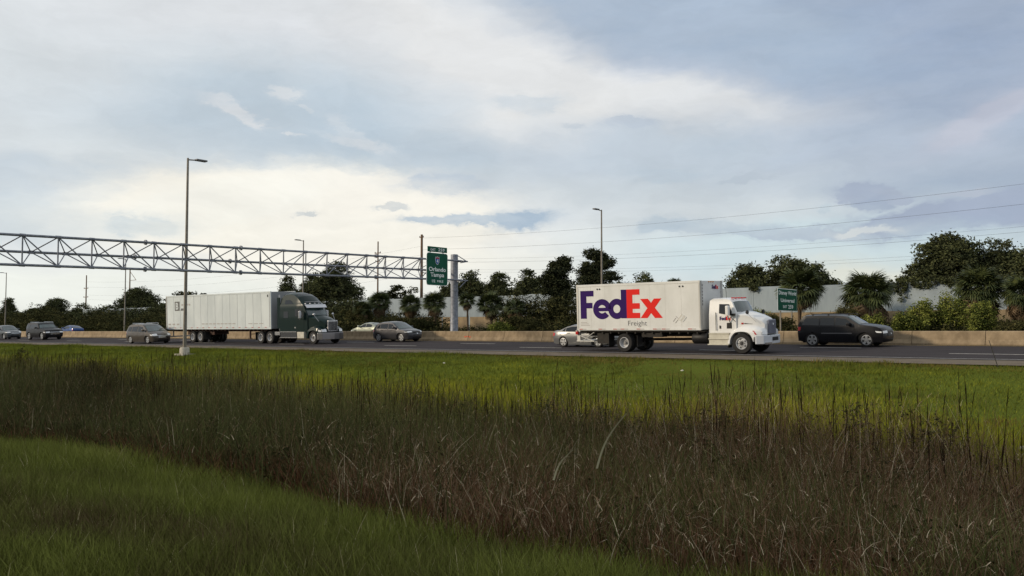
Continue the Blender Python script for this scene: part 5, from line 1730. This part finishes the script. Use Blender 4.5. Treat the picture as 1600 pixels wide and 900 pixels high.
def near_grass():
    rng = g_rng
    n = 150000
    X, Y = wedge(n, 2.2, 9.3, rng, 1.25)
    edge = 7.9 + .6 * np.sin(X * .35) + .35 * np.sin(X * 1.1 + 1)
    keep = Y < edge + rng.normal(0, .55, n) + .5 * patchy(X, Y, 2.2, 4)
    X, Y = X[keep], Y[keep]
    p = patchy(X, Y, .8, 3)
    h = (.30 + .10 * p + rng.normal(0, .06, len(X))).clip(.12, .7) * np.interp(Y, [2.2, 4, 9], [.55, .8, 1.15])
    t = .46 + .15 * p + .10 * patchy(X, Y, 2.6, 8) + rng.normal(0, .11, len(X)) - .20 * np.exp(-((Y - 4.1) / .8) ** 2) + .12 * np.exp(-((Y - 7.4) / .6) ** 2)
    t = np.where(rng.random(len(X)) < .012, 1.0, np.minimum(t, .80))
    V, Fq, T = blades(X, Y, h, rng.uniform(.005, .010, len(X)), t, rng.uniform(.05, .35, len(X)), rng.uniform(0, .5, len(X)), 3, rng)
    o = np_mesh('near_grass', V, Fq, m_near, None, T)
    tag(o, 'soft dark green long grass sloping away in front of the camera', 'grass', kind='stuff')
near_grass()

def far_edge(X):          # where the tall reeds stop on the road side
    return 20.2 + .055 * np.maximum(0, -10 - X) + .7 * np.sin(X * .5) + .5 * np.sin(X * 1.3 + 2)
def near_edge(X):
    return 7.9 + .6 * np.sin(X * .35) + .35 * np.sin(X * 1.1 + 1)

def reeds():
    rng = g_rng
    def scatter(n, pw=1.15):
        X, Y = wedge(n, 7.0, 25.5, rng, pw)
        k = (Y > near_edge(X) - .3 + rng.normal(0, .25, n)) & (Y < far_edge(X) + rng.normal(0, .5, n))
        return X[k], Y[k]
    def hmax(X, Y):
        base = np.interp(Y, [7, 8.5, 10, 13, 18, 24], [.55, .95, 1.30, 1.55, 1.62, 1.50])
        return base * (1 + .16 * patchy(X, Y, .5, 9) + .10 * patchy(X, Y, 1.7, 10))
    # green reeds
    X, Y = scatter(130000)
    p = patchy(X, Y, .45, 5)
    dryside = 1 / (1 + np.exp(-(X * 1 + .30 * Y + 7.5) / 1.5))           # browner towards the right
    keep = rng.random(len(X)) > dryside * .80 * (p < .35)
    X, Y, p = X[keep], Y[keep], p[keep]
    h = hmax(X, Y) * (.45 + .75 * rng.random(len(X)) ** 1.2)
    t = .40 + .22 * p + .14 * patchy(X, Y, 1.8, 61) + rng.normal(0, .16, len(X))
    bent = rng.random(len(X)) < .35
    V, Fq, T = blades(X, Y, h, rng.uniform(.010, .026, len(X)), t, rng.uniform(0, .28, len(X)), np.where(bent, rng.uniform(.4, .95, len(X)), rng.uniform(0, .4, len(X))), 4, rng)
    o = np_mesh('green_reeds', V, Fq, m_reed, None, T)
    tag(o, 'dark green reeds and cattail leaves standing in the ditch', 'reeds', kind='stuff')
    # dry brown reeds, mostly at the right
    X, Y = scatter(175000)
    p = patchy(X, Y, .45, 5)
    dryside = 1 / (1 + np.exp(-(X * 1 + .30 * Y + 7.5) / 1.8))
    keep = rng.random(len(X)) < (.14 + .80 * dryside)
    X, Y = X[keep], Y[keep]
    h = hmax(X, Y) * (.35 + .82 * rng.random(len(X)) ** 1.1)
    t = np.clip(rng.normal(.38, .20, len(X)) + .16 * patchy(X, Y, 1.3, 62), 0, 1)
    t = np.where(rng.random(len(X)) < .05, 1.0, np.minimum(t, .76))
    bent = rng.random(len(X)) < .20
    V, Fq, T = blades(X, Y, h, rng.uniform(.005, .013, len(X)), t, rng.uniform(0, .26, len(X)), np.where(bent, rng.uniform(.5, .95, len(X)), rng.uniform(0, .35, len(X))), 5, rng)
    o = np_mesh('dry_reeds', V, Fq, m_dry, None, T)
    tag(o, 'dry brown and straw coloured reeds, thickest at the right', 'reeds', kind='stuff')
    # reddish weeds along the near left edge of the reed bed
    n = 60000
    X, Y = wedge(n, 7.2, 12.5, rng, 1.3)
    k = (Y > near_edge(X) - .35 + rng.normal(0, .2, n)) & (rng.random(n) < np.interp(X, [-30, -12, -5, 0], [1, .9, .35, .25]))
    X, Y = X[k], Y[k]
    h = np.interp(Y, [7, 8.5, 12], [.4, .75, 1.05]) * rng.uniform(.5, 1.05, len(X))
    V, Fq, T = blades(X, Y, h, rng.uniform(.008, .022, len(X)), rng.normal(.42, .22, len(X)), rng.uniform(0, .4, len(X)), rng.uniform(0, .5, len(X)), 3, rng)
    o = np_mesh('reddish_weeds', V, Fq, m_redw, None, T)
    tag(o, 'low reddish brown weeds along the near edge of the reed bed', 'weeds', kind='stuff')
    # broken small leaves: weeds mixed through the bed
    lobes = []
    for _ in range(420):
        yy = rng.uniform(8.4, 20); xx = -2.7 * yy + (2.7 * yy - .12 * yy) * rng.random()
        if yy > far_edge(np.array(xx)): continue
        hh = float(hmax(np.array(xx), np.array(yy))) * rng.uniform(.5, .85)
        lobes.append((xx, yy, gzs(xx, yy) + hh * .55, .45, .45, hh * .45))
    V, Fq, T = leaf_cloud(lobes, 9000, 12, .042, .18, rng, tmean=.55, shell_bias=.4)
    o = np_mesh('leafy_weeds', V, Fq, m_leafu, None, T)
    tag(o, 'small leaved dark weeds mixed through the reed bed', 'weeds', kind='stuff')
    # curled dry leaf ends near the canopy of the bed
    X, Y = scatter(60000, 1.0)
    dryside = 1 / (1 + np.exp(-(X * 1 + .30 * Y + 7.5) / 2.2))
    keep = rng.random(len(X)) < (.25 + .75 * dryside)
    X, Y = X[keep], Y[keep]
    zz = gz(X, Y) + hmax(X, Y) * rng.uniform(.30, .92, len(X))
    V, Fq, T = blades(X, Y, rng.uniform(.05, .20, len(X)), rng.uniform(.005, .011, len(X)), rng.uniform(.2, 1.0, len(X)) ** 1.1, rng.uniform(.2, 1.0, len(X)), rng.uniform(.2, .9, len(X)), 3, rng, z=zz)
    o = np_mesh('curled_leaf_ends', V, Fq, m_dry, None, T)
    tag(o, 'pale curled leaf ends over the dry reeds', 'reeds', kind='stuff')
    # cattail flower spikes
    n = 1500
    Y = rng.uniform(12.5, 25, n) ** 1.0; X = -2.75 * Y + (2.75 * Y - .14 * Y) * rng.random(n)
    k = (Y < far_edge(X) + .4) & (Y > far_edge(X) - 5.5)
    X, Y = X[k], Y[k]
    b = MB()
    for x, y in zip(X, Y):
        g = gzs(x, y); h = float(hmax(np.array(x), np.array(y))) * (.97 + .26 * rng.random() ** 2.0)
        lx, ly = rng.normal(0, .07, 2) * h
        b.tube((x, y, g), (x + lx, y + ly, g + h), .005, .004, 3)
        b.tube((x + lx * .86, y + ly * .86, g + h * .88), (x + lx, y + ly, g + h * rng.uniform(.98, 1.02)), .0085, .007, 5)
        b.tube((x + lx, y + ly, g + h), (x + lx * 1.1, y + ly * 1.1, g + h * 1.08), .005, .002, 3)
    o = b.build('cattail_spikes', m_head, None)
    tag(o, 'dark brown cattail flower spikes sticking out of the reed tops', 'cattails', kind='stuff')
reeds()

def long_reed(px0, py0, px1, py1, Y, label, bend=.3):
    """one long pale dead leaf"""
    x0, x1 = X_at(px0, Y), X_at(px1, Y)
    z0, z1 = Z_at(px0, py0, Y), Z_at(px1, py1, Y)
    b = MB()
    n = 12
    pts = []
    for i in range(n + 1):
        t = i / n
        c = math.sin(math.pi * t) * bend * math.hypot(x1 - x0, z1 - z0) * .5
        pts.append((x0 + (x1 - x0) * t - c, Y + .05 * t, z0 + (z1 - z0) * t + c * .25))
    for i in range(n):
        w0, w1 = .010 * (1 - i / n * .5), .010 * (1 - (i + 1) / n * .5)
        p, q = pts[i], pts[i + 1]
        b.add([(p[0] - w0, p[1], p[2]), (p[0] + w0, p[1] + .01, p[2]), (q[0] + w1, q[1] + .01, q[2]), (q[0] - w1, q[1], q[2]), (p[0], p[1] + .012, p[2]), (q[0], q[1] + .012, q[2])],
              [(0, 1, 2, 3), (0, 3, 5, 4), (1, 4, 5, 2)])
    o = b.build('dead_reed_leaf', mat('straw_leaf', (.50, .46, .30), .8, spec=.1), None)
    tag(o, label, 'reed')
long_reed(931, 730, 973, 646, 7.9, 'long pale straw leaf leaning right among the reeds at centre right', .16)
long_reed(864, 748, 890, 702, 7.8, 'second pale arched leaf lower left of the longest straw leaf', .22)

def ditch_grass():
    rng = g_rng
    n = 120000
    Y = rng.uniform(17, 30, n); X = -2.7 * Y - 2 + (2.7 * Y + 2 - .1 * Y) * rng.random(n)
    fe = far_edge(X)
    k = (Y > fe - 1.5) & (Y < fe + 5.5 + rng.normal(0, .8, n)) & (Y > 16)
    X, Y = X[k], Y[k]
    d = Y - far_edge(X)
    p = patchy(X, Y, .5, 15)
    h = np.interp(d, [-1.5, 1, 3.5, 6], [.85, .70, .38, .2]) * rng.uniform(.55, 1.15, len(X)) * (1 + .15 * p)
    t = .62 + .16 * p + rng.normal(0, .10, len(X)) - np.interp(d, [3, 5], [0, .15])
    V, Fq, T = blades(X, Y, h, rng.uniform(.010, .018, len(X)), t, rng.uniform(0, .25, len(X)), rng.uniform(0, .35, len(X)), 3, rng)
    o = np_mesh('ditch_grass', V, Fq, m_yel, None, T)
    tag(o, 'bright yellow green tall grass between the reeds and the mown bank', 'grass', kind='stuff')
ditch_grass()

def bank_grass():
    rng = g_rng
    n = 260000
    Y = 20 + 20.3 * rng.random(n) ** .9; X = -2.8 * Y - 2 + (2.8 * Y + 2 - .08 * Y) * rng.random(n) ** .85
    k = (Y > far_edge(X) + 2.2) & ((Y < 39.55) | (patchy(X, Y * 3, .9, 41) > (Y - 39.55) * 2.2))
    X, Y = X[k], Y[k]
    p = patchy(X, Y, .22, 21)
    q = patchy(X * .35, Y, 1.1, 22)
    clump = (patchy(X, Y, 1.6, 23) > .35)
    h = (.10 + .05 * p.clip(-1, 1) + .07 * clump) * rng.uniform(.5, 1.4, len(X)) * np.interp(Y, [36, 38.5, 39.6], [1, 1.25, 1.1])
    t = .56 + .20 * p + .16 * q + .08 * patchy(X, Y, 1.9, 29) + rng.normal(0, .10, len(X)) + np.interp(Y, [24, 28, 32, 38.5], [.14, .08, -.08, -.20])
    brown = (patchy(X * .3, Y, .9, 31) > .78) & (Y < 27)
    t = np.where(brown, t * .25, t)
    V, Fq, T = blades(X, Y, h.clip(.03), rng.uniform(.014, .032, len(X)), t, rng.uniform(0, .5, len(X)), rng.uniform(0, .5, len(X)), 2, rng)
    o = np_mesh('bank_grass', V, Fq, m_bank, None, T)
    tag(o, 'mown green turf on the bank below the road shoulder', 'grass', kind='stuff')
bank_grass()

# ------------------------------------------------------------ unseen line of trees, added behind the camera to shade the ditch
def added_shade_tree(x, y, H, Wd, seed, label):
    rng = np.random.default_rng(seed)
    g = gzs(x, y)
    s = empty('tree', (x, y, g), label, 'tree', 'unseen trees added behind the viewpoint for shade')
    lobes = [(0, 0, H * .6, Wd * .8, Wd * .7, H * .36)]
    for i in range(9):
        a = rng.uniform(0, 6.28); q = Wd * rng.uniform(.3, .75); rz = H * rng.uniform(.12, .2)
        lobes.append((q * math.cos(a), q * math.sin(a), min(H - rz, H * rng.uniform(.3, .92)), Wd * .4, Wd * .4, rz))
    trunk(s, H * .7, .28, [(l[0] * .8, l[1] * .8, l[2]) for l in lobes[1:7]], rng)
    V, Fq, T = leaf_cloud(lobes, 520, 12, .42, .9, rng, tmean=.42)
    np_mesh('crown', V, Fq, m_leafd, s, T)
for i in range(15):
    rr = np.random.default_rng(500 + i)
    added_shade_tree(24 - i * 6.6 + rr.uniform(-1, 1), -15 + rr.uniform(-2, 2), 13.2 + rr.uniform(-1.6, 1.4), 4.4, 600 + i, 'dense dark unseen tree added behind the viewpoint to shade the ditch')

# ------------------------------------------------------------ small things in the grass
m_paper = mat('crumpled_paper', (.62, .60, .54), .8)
def litter(px, py_ground, Y, size, label, seed):
    rng = np.random.default_rng(seed)
    x = X_at(px, Y)
    bm = bmesh.new()
    bmesh.ops.create_icosphere(bm, subdivisions=2, radius=size)
    for v in bm.verts:
        v.co *= 1 + rng.normal(0, .22)
        v.co.z *= .55
    o = finish(bm, 'litter', m_paper, None)
    o.location = (x, Y, gzs(x, Y) + size * .4 + .08)
    tag(o, label, 'litter', 'bits of litter in the grass')
litter(694, 567, 33.0, .055, 'white scrap of litter on the mown bank right of the gantry post', 1)
litter(1065, 568, 33.5, .055, 'pale scrap of litter on the bank below the white truck cab', 2)
litter(1592, 612, 22.5, .07, 'pale lump of litter at the right edge of the bank', 3)
litter(810, 604, 24.5, .05, 'small pale scrap of litter low on the bank at the centre', 4)

x = X_at(1573, 40.6)
b = MB(); b.tube((0, 0, -.2), (-.35, 0, 1.05), .018, .012, 6)
o = b.build('thin_stake', mat('rusty_steel', (.03, .028, .02), .8), None)
o.location = (x, 39.0, gzs(x, 39.0)); tag(o, 'thin dark leaning stake at the shoulder edge near the right border', 'stake')

def tall_weed(px, ytop, Y, label, seed, wd=.35):
    rng = np.random.default_rng(seed)
    x = X_at(px, Y); g = gzs(x, Y); H = max(.5, Z_at(px, ytop, Y) - g)
    s = empty('tall_weed', (x, Y, g), label, 'weed', 'tall weeds standing above the reeds')
    b = MB()
    for i in range(5):
        a = rng.uniform(0, 6.28)
        b.path([(0, 0, 0), (wd * .3 * math.cos(a), wd * .3 * math.sin(a), H * .5), (wd * .6 * math.cos(a), wd * .6 * math.sin(a), H * rng.uniform(.8, 1))], [.012, .008, .003], 5)
    b.build('stem', m_bark, s)
    V, Fq, T = leaf_cloud([(0, 0, H * .55, wd, wd, H * .42), (0, 0, H * .85, wd * .5, wd * .5, H * .14)], 70, 9, .05, .12, rng, tmean=.5, shell_bias=.2)
    np_mesh('foliage', V, Fq, m_leafu, s, T)
tall_weed(38, 541, 22.0, 'tall bushy weed standing against the road at the left edge', 1, .5)
tall_weed(150, 562, 21.0, 'leafy weed above the reed tops, left of the near lamp post', 2, .4)
